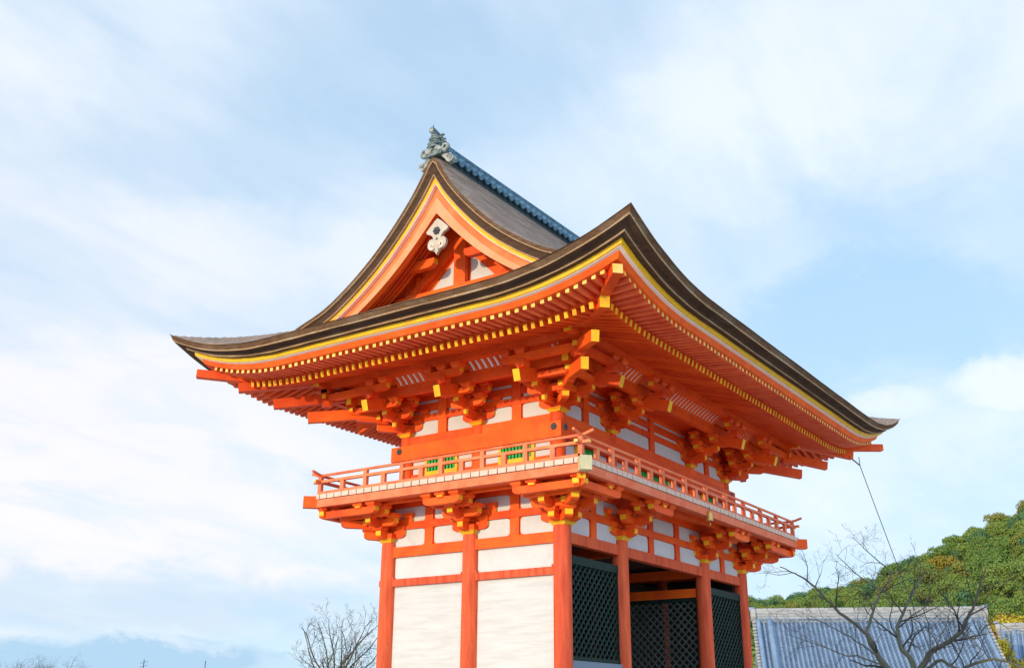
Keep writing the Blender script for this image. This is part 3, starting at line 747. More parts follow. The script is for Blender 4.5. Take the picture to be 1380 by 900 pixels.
def rafter(mb, f, t, tip, zf, w, h, endm, inner, m='verm'):
    """one rafter of face f at position t along the face (eave coordinates)"""
    L = D if f in (0, 2) else W
    dc = min(t+E_OUT, L+E_OUT-t)                                 # distance from the nearer corner along the eave
    inn = min(inner, dc-0.06)
    if inn-tip < 0.10: return False
    pts = []
    for ins in (tip, inn):
        pts.append(FP(f, t, E_OUT-ins, 9.73+zf(ins)+slift(ins, max(dc, ins))))
    mb.bar(pts[0], pts[1], w, h, 'vermlit' if endm == 'yelpale' else m, end0=endm, drop=1.0)
    return True
def rafter_sets():
    rest = MB()
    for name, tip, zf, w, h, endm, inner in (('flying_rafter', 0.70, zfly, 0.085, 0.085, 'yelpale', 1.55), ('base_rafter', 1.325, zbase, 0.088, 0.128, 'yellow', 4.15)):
        made = 0
        for f in (0, 1, 2, 3):
            L = D if f in (0, 2) else W
            a, b = -E_OUT+tip+0.12, L+E_OUT-tip-0.12
            n = int(round((b-a)/0.194)); 
            ts = [a+(b-a)*i/n for i in range(n+1)]
            for t in ts:
                ww = w*(1+0.05*rng.standard_normal()); jt = 0.006*rng.standard_normal()
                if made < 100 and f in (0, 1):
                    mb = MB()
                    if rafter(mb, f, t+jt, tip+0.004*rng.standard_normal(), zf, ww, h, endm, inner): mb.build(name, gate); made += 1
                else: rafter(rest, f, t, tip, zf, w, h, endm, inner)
    o = rest.build('far_rafters', gate); o['kind'] = 'stuff'
rafter_sets()
# corner hip rafters
for cx, cy, sx, sy in ((0, 0, -1, -1), (0, D, -1, 1), (W, 0, 1, -1), (W, D, 1, 1)):
    near = (cx, cy) == (0, 0)
    of, ob = (3.30, 2.66) if near else (3.44, 2.74)
    zf1, zb1 = (9.715, 9.43) if near else (9.64, 9.36)
    mb = MB(); mb.bar((cx+sx*of, cy+sy*of, zf1), (cx+sx*2.0, cy+sy*2.0, 9.54), 0.20, 0.195, 'verm', end0='yelpale', drop=1.0); mb.build('flying_hip_rafter', gate)
    mb = MB(); mb.bar((cx+sx*ob, cy+sy*ob, zb1), (cx-sx*0.3, cy-sy*0.3, 10.0), 0.20, 0.23, 'verm', end0='yellow', drop=1.0); mb.build('base_hip_rafter', gate)

# ---- gable: verge layers, bargeboards, truss wall, pendant
def verge_curve(side):
    """(y, z) down from the ridge on one slope at the verge, side = +1 for y > ridge"""
    out = []
    for d in np.concatenate([np.linspace(0, 0.3, 6)[:-1], np.linspace(0.3, RIDGE_D-DXG+0.1, 34)]):
        y = D/2+side*d; out.append((y, surf_main(XG, y)))
    return out
def offset_curve(cv, off, side):
    c = np.array(cv); t = np.gradient(c, axis=0); t /= np.linalg.norm(t, axis=1)[:, None]
    n = np.stack([t[:, 1], -t[:, 0]], 1)*side; n *= np.where(n[:, 1:2] > 0, -1, 1)
    q = c+n*off
    keep = [p for p in q if (p[0]-D/2)*side > 0]
    if off > 0 and len(keep) > 1:                                  # meet the other half at the ridge line
        p0, p1 = np.array(keep[0]), np.array(keep[1]); s_ = (p1[1]-p0[1])/(p1[0]-p0[0]+1e-9)
        keep = [np.array((D/2, p0[1]+s_*(D/2-p0[0])))]+keep
        keep[0][1] = min(keep[0][1], p0[1]+0.25)
    # resample to a fixed count by arc length
    k = np.array(keep); s_ = np.concatenate([[0], np.cumsum(np.linalg.norm(np.diff(k, axis=0), axis=1))]); u = np.linspace(0, s_[-1], 40)
    return np.stack([np.interp(u, s_, k[:, 0]), np.interp(u, s_, k[:, 1])], 1)
def verge_strip(name, o0, o1, x0, x1, m, parent, mside=None, mbot=None, flip=False, low=None):
    """board following the gable outline, from depth o0 to o1 below the outline, x0 (front) to x1 (back)"""
    mb = MB()
    for side in (1, -1):
        cv = verge_curve(side); a = offset_curve(cv, o0, side) if o0 > 0 else offset_curve(cv, 1e-4, side); b = offset_curve(cv, o1, side)
        if low is not None:
            b2 = offset_curve(cv, low, side); w_ = np.linspace(0, 1, len(b))[:, None]**0.7; b = b*(1-w_)+b2*w_
        X = (lambda v: W-v) if flip else (lambda v: v)
        fa = [(X(x0), y, z) for y, z in a]; fb = [(X(x0), y, z) for y, z in b]; ba = [(X(x1), y, z) for y, z in a]; bb = [(X(x1), y, z) for y, z in b]
        mb.grid([fa, fb], m, False); mb.grid([fb, bb], mbot or m, True); mb.grid([bb, ba], mside or m, False); mb.grid([ba, fa], mside or m, True)
    return mb.build(name, parent)
gable = None
def build_gable(flip=False):
    X = (lambda v: W-v) if flip else (lambda v: v)
    # gable wall
    mb = MB(); xw = XG+1.35
    cv1 = offset_curve(verge_curve(1), 0.30, 1); cv2 = offset_curve(verge_curve(-1), 0.30, -1)
    for cv in (cv1, cv2):
        for (ya, za), (yb, zb_) in zip(cv[:-1], cv[1:]):
            mb.add([(X(xw), ya, za), (X(xw), yb, zb_), (X(xw), yb, 10.4), (X(xw), ya, 10.4)], [(0, 1, 2, 3)], 'verm')
    gb = mb.build('gable_wall', gate)
    vs = dict(parent=gb, flip=flip)
    verge_strip('verge_upper_bark', 0.0, 0.085, XG-0.006, XG+0.5, 'barkup', mside='bark', **vs)
    verge_strip('verge_bark_lip', 0.085, 0.105, XG-0.010, XG+0.45, 'barkedge', **vs)
    verge_strip('verge_lower_bark', 0.105, 0.275, XG+0.05, XG+0.6, 'barklo', **vs)
    verge_strip('verge_bark_lip', 0.275, 0.298, XG+0.045, XG+0.6, 'barkedge', **vs)
    verge_strip('verge_yellow_board', 0.298, 0.375, XG+0.11, XG+0.5, 'yellow', mbot='urago', **vs)
    verge_strip('verge_white_board', 0.375, 0.395, XG+0.13, XG+0.5, 'urago', **vs)
    verge_strip('bargeboard', 0.395, 0.57, XG+0.24, XG+0.38, 'barge', mbot='barge', **vs)
    verge_strip('bargeboard', 0.56, 0.81, XG+0.20, XG+0.36, 'bargelow', mbot='verm', low=0.645, **vs)
    verge_strip('gable_soffit', 0.30, 0.36, XG+0.40, xw+0.05, 'verm', **vs)
    if flip: return
    # dark red purlins and rafters under the gable overhang, running up the slope
    for i, o in enumerate((0.42, 0.47, 0.42, 0.47)):
        verge_strip('gable_rafter', 0.40, 0.60, XG+0.50+i*0.12, XG+0.56+i*0.12, 'verm', **vs)
    # truss
    def tb(name, y0, z0, y1, z1, w, x0=xw-0.14, m='verm', th=0.14):
        b = MB(); b.bar((x0+th/2, y0, z0), (x0+th/2, y1, z1), th, w, m, up=(0, -(z1-z0), (y1-y0))); return b.build(name, gb)
    yc = D/2
    zb0 = 11.42
    tb('truss_beam', yc-2.0, zb0, yc+2.0, zb0, 0.20, x0=xw-0.22)
    tb('truss_post', yc, zb0+0.1, yc, 12.75, 0.34, x0=xw-0.20)
    for s_ in (1, -1):
        tb('truss_brace', yc+s_*0.12, 12.72, yc+s_*1.55, zb0+0.1, 0.22)
        b = MB(); b.prism([(s_*0.23, zb0+0.13), (s_*1.0, zb0+0.13), (s_*0.23, 12.32)], (xw-0.03, yc, 0), (0, 1, 0), (0, 0, 1), (1, 0, 0), 0.02, 'white'); b.build('truss_panel', gb)
        b = MB(); b.prism([(s_*1.42, zb0+0.12), (s_*1.95, zb0+0.12), (s_*1.42, 11.80)], (xw-0.03, yc, 0), (0, 1, 0), (0, 0, 1), (1, 0, 0), 0.02, 'white'); b.build('truss_panel', gb)
        tb('truss_post', yc+s_*1.30, zb0+0.1, yc+s_*1.30, 12.0, 0.14, x0=xw-0.155, th=0.12)
        am = arm((XG+0.80, yc+s_*0.95), (0, s_), 0.5, 0.42, 11.95, 12.17, 0.16, 'verm', 'yellow', (1, 1)); am.build('gable_bracket', gb)
    # pendant (gegyo): white board with scrolls and an iron rosette
    b = MB()
    out = [(0, 1.0), (0.12, 0.92), (0.50, 0.56), (0.44, 0.46), (0.28, 0.40), (0.19, 0.30), (0.17, 0.20), (0.24, 0.23), (0.34, 0.20), (0.41, 0.08), (0.41, -0.06), (0.34, -0.17), (0.24, -0.22), (0.14, -0.24), (0.06, -0.32), (0, -0.42)]
    poly = out+[(-x, z) for x, z in out[::-1][1:-1]]
    PZ, PS = 12.20, 0.66
    poly = [(x*PS, PZ+z*PS) for x, z in poly]
    b.prism(poly, (XG+0.19, yc-0.05, 0), (0, 1, 0), (0, 0, 1), (1, 0, 0), 0.075, mat('white_painted_pendant', (0.50, 0.43, 0.36), 0.7, (0.44, 0.34, 0.26), (1, 1, 1), 2.0))
    pend = b.build('gable_pendant', gb)
    b = MB(); yp = yc-0.05; cz, x_ = PZ+0.50*PS, XG+0.19
    for q in range(6):
        a = 2*math.pi*q/6; b.tube([(x_, yp+0.058*math.cos(a), cz+0.058*math.sin(a)), (x_-0.04, yp+0.058*math.cos(a), cz+0.058*math.sin(a)), (x_-0.055, yp+0.054*math.cos(a), cz+0.054*math.sin(a))], [0.042, 0.04, 0.016], 'iron', 8)
    b.tube([(x_-0.02, yp, cz), (x_-0.07, yp, cz), (x_-0.085, yp, cz)], [0.04, 0.036, 0.016], 'iron', 10); b.build('rosette', pend)
    for s_ in (1, -1):
        b = MB(); pts = []
        for q in range(20):
            a = -1.9+q*0.33; rr_ = 0.145-0.0062*q; pts.append((x_-0.012, yp+s_*PS*(0.19+rr_*math.cos(a)), PZ+PS*(-0.06+rr_*math.sin(a))))
        b.tube(pts, [0.022-0.0006*q for q in range(20)], 'urago', 6); b.build('scroll', pend)
        for (yy, zz) in ((0.10, -0.20), (0.17, -0.02)):
            b = MB(); b.prism([(-0.025, -0.03), (0.025, -0.03), (0, 0.035)], (x_-0.004, yp+s_*yy*PS, PZ+zz*PS), (0, 1, 0), (0, 0, 1), (1, 0, 0), 0.003, 'iron'); b.build('pierced_mark', pend)
    b = MB(); b.prism([(-0.04, -0.03), (0.04, -0.03), (0, 0.05)], (x_-0.004, yp, PZ+0.2*PS), (0, 1, 0), (0, 0, 1), (1, 0, 0), 0.003, 'iron'); b.build('pierced_mark', pend)
build_gable(False); build_gable(True)

# ---- tiled ridge with its end ornament
def build_ridge():
    yc = D/2; x0, x1 = XG+0.35, W-XG-0.35
    mb = MB(); mb.box((x0+0.1, yc-0.20, 14.28), (x1-0.1, yc+0.20, 14.60), 'ridgedark')
    rg = mb.build('tiled_ridge', gate)
    mb = MB()
    for i, (hw, z0, z1) in enumerate(((0.27, 14.585, 14.625), (0.225, 14.627, 14.70), (0.235, 14.702, 14.725), (0.20, 14.727, 14.80), (0.21, 14.802, 14.825))):
        mb.box((x0, yc-hw, z0), (x1, yc+hw, z1), 'ridgetile')
    mb.tube([(x0, yc, 14.83), (x1, yc, 14.83)], 0.125, 'ridgetile', 14); mb.build('ridge_course', rg)
    n = int((x1-x0)/0.27)
    for s_ in (1, -1):
        mb = MB()
        for i in range(n):
            x = x0+0.14+i*0.27
            mb.tube([(x, yc+s_*0.12, 14.64), (x, yc+s_*0.31, 14.50)], 0.085, 'ridgetile', 10)
            mb.tube([(x, yc+s_*0.309, 14.50), (x, yc+s_*0.335, 14.485)], [0.095, 0.08], 'ridgetile', 10)
            mb.add([(x+0.06, yc+s_*0.29, 14.50), (x+0.21, yc+s_*0.29, 14.50), (x+0.21, yc+s_*0.14, 14.60), (x+0.06, yc+s_*0.14, 14.60)], [(0, 1, 2, 3)], 'ridgetile')
        mb.build('round_tiles', rg)
    # long wavy relief along the side
    for s_ in (1, -1):
        mb = MB()
        for i in range(n):
            x = x0+0.14+i*0.27
            pts = [(x+0.25*q/6, yc+s_*(0.238), 14.735+0.035*math.sin(math.pi*q/6)) for q in range(7)]
            mb.tube(pts, 0.017, 'ridgetile', 6)
        mb.build('tile_relief', rg)
    # end ornament
    def spiral(cy, cz, r0, turns, sgn, x, tube_r, m, start=0.0, mbx=None):
        pts, rad = [], []
        for q in range(30):
            u = q/29; a = start+sgn*turns*2*math.pi*u; rr_ = r0*(1-0.80*u); pts.append((x, cy+rr_*math.cos(a), cz+rr_*math.sin(a))); rad.append(tube_r*(1-0.5*u))
        mbx.tube(pts, rad, m, 8)
    xo = XG+0.03
    mb = MB()
    body = [(0.24, 14.36), (0.27, 14.52), (0.20, 14.62), (0.22, 14.74), (0.15, 14.80), (0.17, 14.90), (0.09, 14.98), (0.07, 15.08)]
    poly = body+[(-a, b) for a, b in body[::-1]]
    mb.prism(poly, (xo, yc, 0), (0, 1, 0), (0, 0, 1), (1, 0, 0), 0.30, 'onitile')
    for q, (hw, z) in enumerate(((0.17, 14.60), (0.19, 14.68), (0.15, 14.76), (0.16, 14.84), (0.10, 14.92))):       # brow ridges of the carved face
        pts = [(xo-0.03-0.03*math.cos(math.pi*(t-0.5)), yc+hw*(2*t-1), z+0.045*math.sin(math.pi*t)) for t in np.linspace(0, 1, 9)]
        mb.tube(pts, [0.02+0.02*math.sin(math.pi*t) for t in np.linspace(0, 1, 9)], 'onitile', 8)
    for s_ in (1, -1):                                                                                                 # horns / leaf curls on the sides
        for (y0, z0, r0) in ((0.19, 14.95, 0.07), (0.24, 14.80, 0.075), (0.28, 14.70, 0.06)):
            spiral(yc+s_*y0, z0, r0, 1.1, s_, xo+0.10, 0.032, 'onitile', 0.3 if s_ > 0 else math.pi-0.3, mb)
        pts = [(xo+0.02, yc+s_*(0.06+0.05*q), 14.52+0.04*math.sin(q*1.3)) for q in range(6)]; mb.tube(pts, [0.075, 0.085, 0.08, 0.07, 0.06, 0.05], 'onipale', 8)
    orn = mb.build('ridge_ornament', rg); orn.scale = (0.86, 0.86, 0.86); orn.location = (0.14*xo, 0.14*yc, 0.14*14.42+0.13)
    mb = MB(); mb.tube([(xo-0.14, yc, 15.10), (xo-0.12, yc, 15.10), (xo+0.30, yc, 15.02)], [0.092, 0.098, 0.09], 'onitile', 16); mb.tube([(xo-0.155, yc, 15.102), (xo-0.14, yc, 15.10)], [0.065, 0.07], 'onipale', 14); mb.build('end_tile', orn)
    mb = MB(); mb.tube([(xo-0.06, yc, 15.17), (xo-0.06, yc, 15.25), (xo-0.06, yc, 15.31)], [0.022, 0.016, 0.004], 'iron', 6); mb.build('spike', orn)
    for s_ in (1, -1):
        mb = MB(); 
        spiral(yc+s_*0.37, 14.53, 0.135, 1.6, s_, xo+0.05, 0.052, 'onitile', R(200) if s_ > 0 else R(-20), mb)
        for q in range(8):
            a = R(-30+45*q); mb.tube([(xo+0.0, yc+s_*0.37+0.085*math.cos(a), 14.53+0.085*math.sin(a)), (xo+0.1, yc+s_*0.37+0.085*math.cos(a), 14.53+0.085*math.sin(a))], 0.035, 'onipale', 6)
        mb.build('side_scroll', orn)
        mb = MB()                                                                                                       # pale fin that hangs down the slope
        fin = [(0.30, 14.46), (0.52, 14.38), (0.70, 14.24), (0.84, 14.16), (0.88, 14.02), (0.78, 13.90), (0.66, 13.86), (0.54, 13.97), (0.42, 14.16), (0.30, 14.30)]
        mb.prism([(s_*(0.20+(a-0.3)*0.72), 14.42+(b-14.46)*0.62) for a, b in fin], (xo+0.10, yc, 0), (0, 1, 0), (0, 0, 1), (1, 0, 0), 0.16, 'onipale')
        spiral(yc+s_*0.50, 14.235, 0.07, 1.3, -s_, xo+0.09, 0.035, 'onipale', 0, mb)
        mb.build('side_fin', orn)
build_ridge()

# ================================================================== small things on and by the gate
def wind_bell():
    x, y = 4.62, -1.38
    t = thing('wind_bell', 'small yellow wind bell hanging from the gate balcony edge', 'bell', (x, y, 6.27))
    mb = MB(); prof = [(0.075, 0.0), (0.085, 0.01), (0.072, 0.05), (0.064, 0.13), (0.055, 0.20), (0.03, 0.235), (0.012, 0.245)]
    mb.tube([(0, 0, z) for _, z in prof], [r_ for r_, _ in prof], 'gold', 16); mb.build('bell_body', t)
    mb = MB(); mb.tube([(0, 0, 0.24), (0, 0, 0.36)], 0.008, 'iron', 6); mb.build('hanger', t)
    mb = MB(); mb.tube([(0, 0, -0.05), (0, 0, 0.02)], 0.006, 'iron', 6); mb.box((-0.02, -0.003, -0.11), (0.02, 0.003, -0.05), 'gold'); mb.build('clapper', t)
wind_bell()
def eave_wire():
    t = thing('lightning_cable', 'thin dark cable running down from the right end of the gate eave', 'cable', (W+2.9, -2.77, 9.2))
    b = np.array(t.location)
    mb = MB(); mb.tube([np.array((W+2.55, -2.70, 9.19))-b, np.array((12.92, -2.77, 9.06))-b], 0.022, 'iron', 6); mb.build('bracket', t)
    mb = MB(); p0, p1 = np.array((12.92, -2.77, 9.06)), np.array((23.6, -2.77, 0.1)); pts = []
    for q in np.linspace(0, 1, 20): pts.append(p0+(p1-p0)*q+np.array((0, 0, -0.9*q*(1-q)))-b)
    mb.tube([np.array((12.90, -2.77, 9.32))-b]+pts, 0.012, 'iron', 5); mb.build('wire', t)
eave_wire()

# guardian statue dimly seen behind the first lattice
def guardian():
    t = thing('guardian_statue', 'painted guardian statue standing in the dark behind the left lattice', 'statue', (W1/2, 1.30, PLINTH))
    skin = mat('orange_painted_wood', (0.60, 0.20, 0.08), 0.6); robe = mat('green_painted_wood', (0.05, 0.30, 0.12), 0.6, (0.30, 0.36, 0.10), (1, 1, 1), 8)
    def skinned(name, verts, edges, radii, m, parent, lvl=2):
        me = bpy.data.meshes.new(name); me.from_pydata(verts, edges, []); me.materials.append(m)
        o = bpy.data.objects.new(name, me); C.objects.link(o); o.parent = parent
        md = o.modifiers.new('s', 'SKIN'); o.modifiers.new('d', 'SUBSURF').levels = lvl; o.modifiers['d'].render_levels = lvl
        sv = me.skin_vertices[0].data if me.skin_vertices else None
        if sv is None:
            bm = bmesh.new(); bm.from_mesh(me); bm.verts.layers.skin.verify(); bm.to_mesh(me); bm.free(); sv = me.skin_vertices[0].data
        for s_, r_ in zip(sv, radii): s_.radius = (r_, r_)
        sv[0].use_root = True
        return o
    V = [(0, 0, 1.55), (0, 0, 1.95), (0, 0, 2.35), (0, -0.02, 2.58), (0, -0.06, 2.80), (-0.38, 0, 2.32), (-0.62, -0.10, 1.98), (-0.60, -0.38, 2.25), (0.38, 0, 2.32), (0.66, -0.05, 1.95), (0.58, -0.30, 1.66), (-0.20, 0, 1.42), (-0.26, -0.04, 0.95), (-0.26, 0.02, 0.45), (-0.28, -0.16, 0.40), (0.20, 0, 1.42), (0.30, -0.08, 0.95), (0.30, 0.0, 0.45), (0.32, -0.18, 0.40)]
    Ed = [(0, 1), (1, 2), (2, 3), (3, 4), (2, 5), (5, 6), (6, 7), (2, 8), (8, 9), (9, 10), (0, 11), (11, 12), (12, 13), (13, 14), (0, 15), (15, 16), (16, 17), (17, 18)]
    Ra = [0.25, 0.27, 0.27, 0.12, 0.19, 0.15, 0.11, 0.08, 0.15, 0.11, 0.08, 0.18, 0.13, 0.09, 0.06, 0.18, 0.13, 0.09, 0.06]
    skinned('body', V, Ed, Ra, skin, t)
    mb = MB()                                                   # flared skirt
    P = []
    for z, r_ in ((1.72, 0.30), (1.55, 0.36), (1.2, 0.46), (0.75, 0.58)):
        P.append([(r_*(1+0.07*math.sin(7*a))*math.cos(a), 0.8*r_*(1+0.07*math.sin(7*a))*math.sin(a), z) for a in np.linspace(0, 2*math.pi, 49)[:-1]])
    mb.grid(P, robe, True, closed=True); mb.build('skirt', t)
    mb = MB(); mb.tube([(-0.62, -0.42, 0.5), (-0.60, -0.42, 3.0)], 0.025, 'gold', 8); mb.build('staff', t)
    mb = MB(); mb.box((-0.7, -0.5, 0.0), (0.7, 0.5, 0.38), 'stone'); mb.build('pedestal', t)
guardian()

# ================================================================== tiled halls on the right
MT['kawara'] = mat('silver_blue_roof_tile', (0.20, 0.28, 0.40), 0.45, (0.14, 0.205, 0.31), (1, 1, 1), 1.6, spec=0.45, dirt=((0.25, 0.31, 0.40), 3.0, (1, 1, 1), 0.35), fade=((0.055, 0.075, 0.12), 5.5, (1, 1, 1), 0.25))
MT['kawarashade'] = mat('shaded_pan_tile', (0.105, 0.155, 0.245), 0.5, (0.075, 0.115, 0.19), (1, 1, 1), 1.6)  # pan tiles darkened in the colour so valleys between ribs read shaded
MT['kawaralight'] = mat('pale_ridge_mortar', (0.36, 0.345, 0.335), 0.8, (0.25, 0.245, 0.25), (1, 1, 4), 1.5)
def tiled_hall(name, label, pL, pR, dist, run, drop, wall=True, ridge_h=0.75, verge_step=True):
    """hall whose ridge runs between two bearings; its roof slopes down towards the viewer"""
    a = ray(*pL); b = ray(*pR)
    A = CAM+a*dist[0]/math.hypot(a[0], a[1]); B = CAM+b*dist[1]/math.hypot(b[0], b[1]); B[2] = A[2]
    ux = (B-A); Lr = np.linalg.norm(ux); ux /= Lr; out = np.array((ux[1], -ux[0], 0.0))
    if out@(CAM-A) < 0: out = -out
    t = thing(name, label, 'hall', tuple((A+B)/2*np.array((1, 1, 0))+np.array((0, 0, 0.1))))
    base = np.array(t.location); zr = A[2]-ridge_h
    def P(s_, o, z): return A*np.array((1, 1, 0))+ux*s_+out*o+np.array((0, 0, z))-base
    mb = MB(); pitch = 0.29; n = int(Lr/pitch); pitch = Lr/n
    prof = [(0.0, 0.11), (0.12, 0.09), (0.21, 0.0), (0.5, -0.045), (0.79, 0.0), (0.88, 0.09)]
    rows = int(run/0.27)
    for sgn in (1, -1):
        G = []
        for r_ in range(rows):
            for fr, up in ((0.0, 0.0), (0.97, 0.065)):
                o = run*(r_+fr)/rows; u = o/run; z = zr-drop*(u*1.18-0.18*u*u)+up
                G.append([P(i*pitch+q*pitch, sgn*o, z+h_) for i in range(n) for q, h_ in prof])
        cols = n*len(prof)-1; mb.grid(G, [('kawarashade' if (j % 6) in (2, 3) else 'kawara') for i in range(len(G)-1) for j in range(cols)], False)
    rf = mb.build('tiled_roof', t)
    mb = MB(); mm = lambda s0, s1, o0, o1, z0, z1, m: mb.add([P(s0, o0, z0), P(s1, o0, z0), P(s1, o1, z0), P(s0, o1, z0), P(s0, o0, z1), P(s1, o0, z1), P(s1, o1, z1), P(s0, o1, z1)], [(0,3,2,1),(4,5,6,7),(0,1,5,4),(1,2,6,5),(2,3,7,6),(3,0,4,7)], m)
    mm(-0.1, Lr+0.1, -0.26, 0.26, zr-0.15, zr+ridge_h-0.16, 'kawaralight')
    for q in range(3): mm(-0.14, Lr+0.14, -0.30, 0.30, zr+0.05+0.17*q, zr+0.075+0.17*q, 'kawara')
    mb.tube([P(-0.2, 0, zr+ridge_h-0.12), P(Lr+0.2, 0, zr+ridge_h-0.12)], 0.15, 'kawaralight', 12)
    for i in range(n): mb.tube([P((i+0.5)*pitch, 0.2, zr+0.05), P((i+0.5)*pitch, 0.36, zr-0.02)], 0.09, 'kawara', 8)
    mb.build('ridge', rf)
    for s0 in (0.0, Lr):
        sg = 1 if s0 == 0 else -1
        for off, rad in ((0.22, 0.14), (0.95, 0.19)):
            mb = MB(); pts = [P(s0+sg*off, run*u, zr-drop*(u*1.18-0.18*u*u)+0.16) for u in np.linspace(0.01, 1, 16)]
            mb.tube(pts, rad, 'kawara', 10); mb.build('descending_ridge', rf)
        mb = MB()
        for i in range(rows):
            u = (i+0.5)/rows; c = P(s0-sg*0.02, run*u, zr-drop*(u*1.18-0.18*u*u)+0.0)
            mb.tube([c-ux*sg*0.16, c+ux*sg*0.14], 0.10, 'kawaralight', 8)
        mb.build('verge_tiles', rf)
        mb = MB(); c = P(s0-sg*0.12, 0, zr+ridge_h*0.45)
        mb.tube([c-ux*sg*0.12, c+ux*sg*0.18], [0.42, 0.46], 'kawaralight', 10); mb.tube([c-ux*sg*0.2+np.array((0, 0, 0.4)), c+ux*sg*0.1+np.array((0, 0, 0.4))], 0.13, 'kawara', 10); mb.build('ridge_end_tile', rf)
    ze = zr-drop
    mb = MB(); i0 = 0.9
    vs = [P(i0, run-1.2, 0), P(Lr-i0, run-1.2, 0), P(Lr-i0, -run+1.2, 0), P(i0, -run+1.2, 0)]
    top = [q+np.array((0, 0, ze+0.4)) for q in vs]
    mb.add(vs+top, [(0, 1, 5, 4), (1, 2, 6, 5), (2, 3, 7, 6), (3, 0, 4, 7)], 'white')
    gp = [P(i0, run-1.2, ze+0.4), P(i0, -run+1.2, ze+0.4), P(i0, 0, zr-0.4)]; mb.add(gp, [(0, 1, 2)], 'white')
    gp = [P(Lr-i0, run-1.2, ze+0.4), P(Lr-i0, -run+1.2, ze+0.4), P(Lr-i0, 0, zr-0.4)]; mb.add(gp, [(0, 1, 2)], 'white')
    mb.build('wall', t)
    return t
tiled_hall('tiled_hall', 'low hall with wide silver blue tiled roof behind the bare tree', (1016, 820), (1322, 812), (74, 76), 6.6, 4.9)
tiled_hall('tiled_hall', 'second tiled hall roof at the right edge below the yellow leaves', (1346, 840), (1500, 838), (88, 88), 6.0, 4.4, ridge_h=0.6)

# ================================================================== trees
MT['twig'] = mat('grey_brown_twig', (0.060, 0.050, 0.046), 0.85, (0.042, 0.038, 0.034), (1, 1, 1), 6.0)
MT['limb'] = mat('mossy_bark', (0.12, 0.10, 0.082), 0.9, (0.085, 0.10, 0.055), (1, 1, 1), 2.5, bump=0.9, dirt=((0.20, 0.20, 0.17), 5.0, (1, 1, 0.5), 0.6))
def wander(p, d, L, n, rs, wob, up=0.0):
    pts = [np.array(p, float)]; d = np.array(d, float); d /= np.linalg.norm(d)
    for _ in range(n):
        d = d+rs.normal(0, wob, 3)+np.array((0, 0, up)); d /= np.linalg.norm(d); pts.append(pts[-1]+d*L/n)
    return pts
def twigs(mb, pts, r0, r1, rs, depth, length, dens, spread=0.8, up=0.05, m='twig', tmin=0.15):
    """grow side branches from a limb polyline"""
    n = len(pts)-1
    tot = sum(np.linalg.norm(pts[i+1]-pts[i]) for i in range(n)); k = max(2, int(tot*dens))
    for q in range(k):
        u = tmin+(1-tmin)*(q+rs.random())/k; u = min(u, 0.999); i = min(int(u*n), n-1); f_ = u*n-i
        p = pts[i]*(1-f_)+pts[i+1]*f_; d = pts[i+1]-pts[i]; d /= np.linalg.norm(d)+1e-9
        s_ = rs.normal(0, 1, 3); s_ -= d*(s_@d); s_ /= np.linalg.norm(s_)+1e-9
        dd = d*rs.uniform(0.35, 0.9)+s_*spread+np.array((0, 0, up*3))
        L = length*rs.uniform(0.55, 1.15)*(1-0.35*u); rr_ = (r0+(r1-r0)*u)*0.55
        pp = wander(p, dd, L, 5, rs, 0.20, up)
        mb.tube(pp, list(np.linspace(rr_, max(rr_*0.3, 0.006), 6)), m, 5 if depth > 1 else 3, caps=False)
        if depth > 0: twigs(mb, pp, rr_, rr_*0.3, rs, depth-1, length*0.55, dens*1.7, spread, up, m)
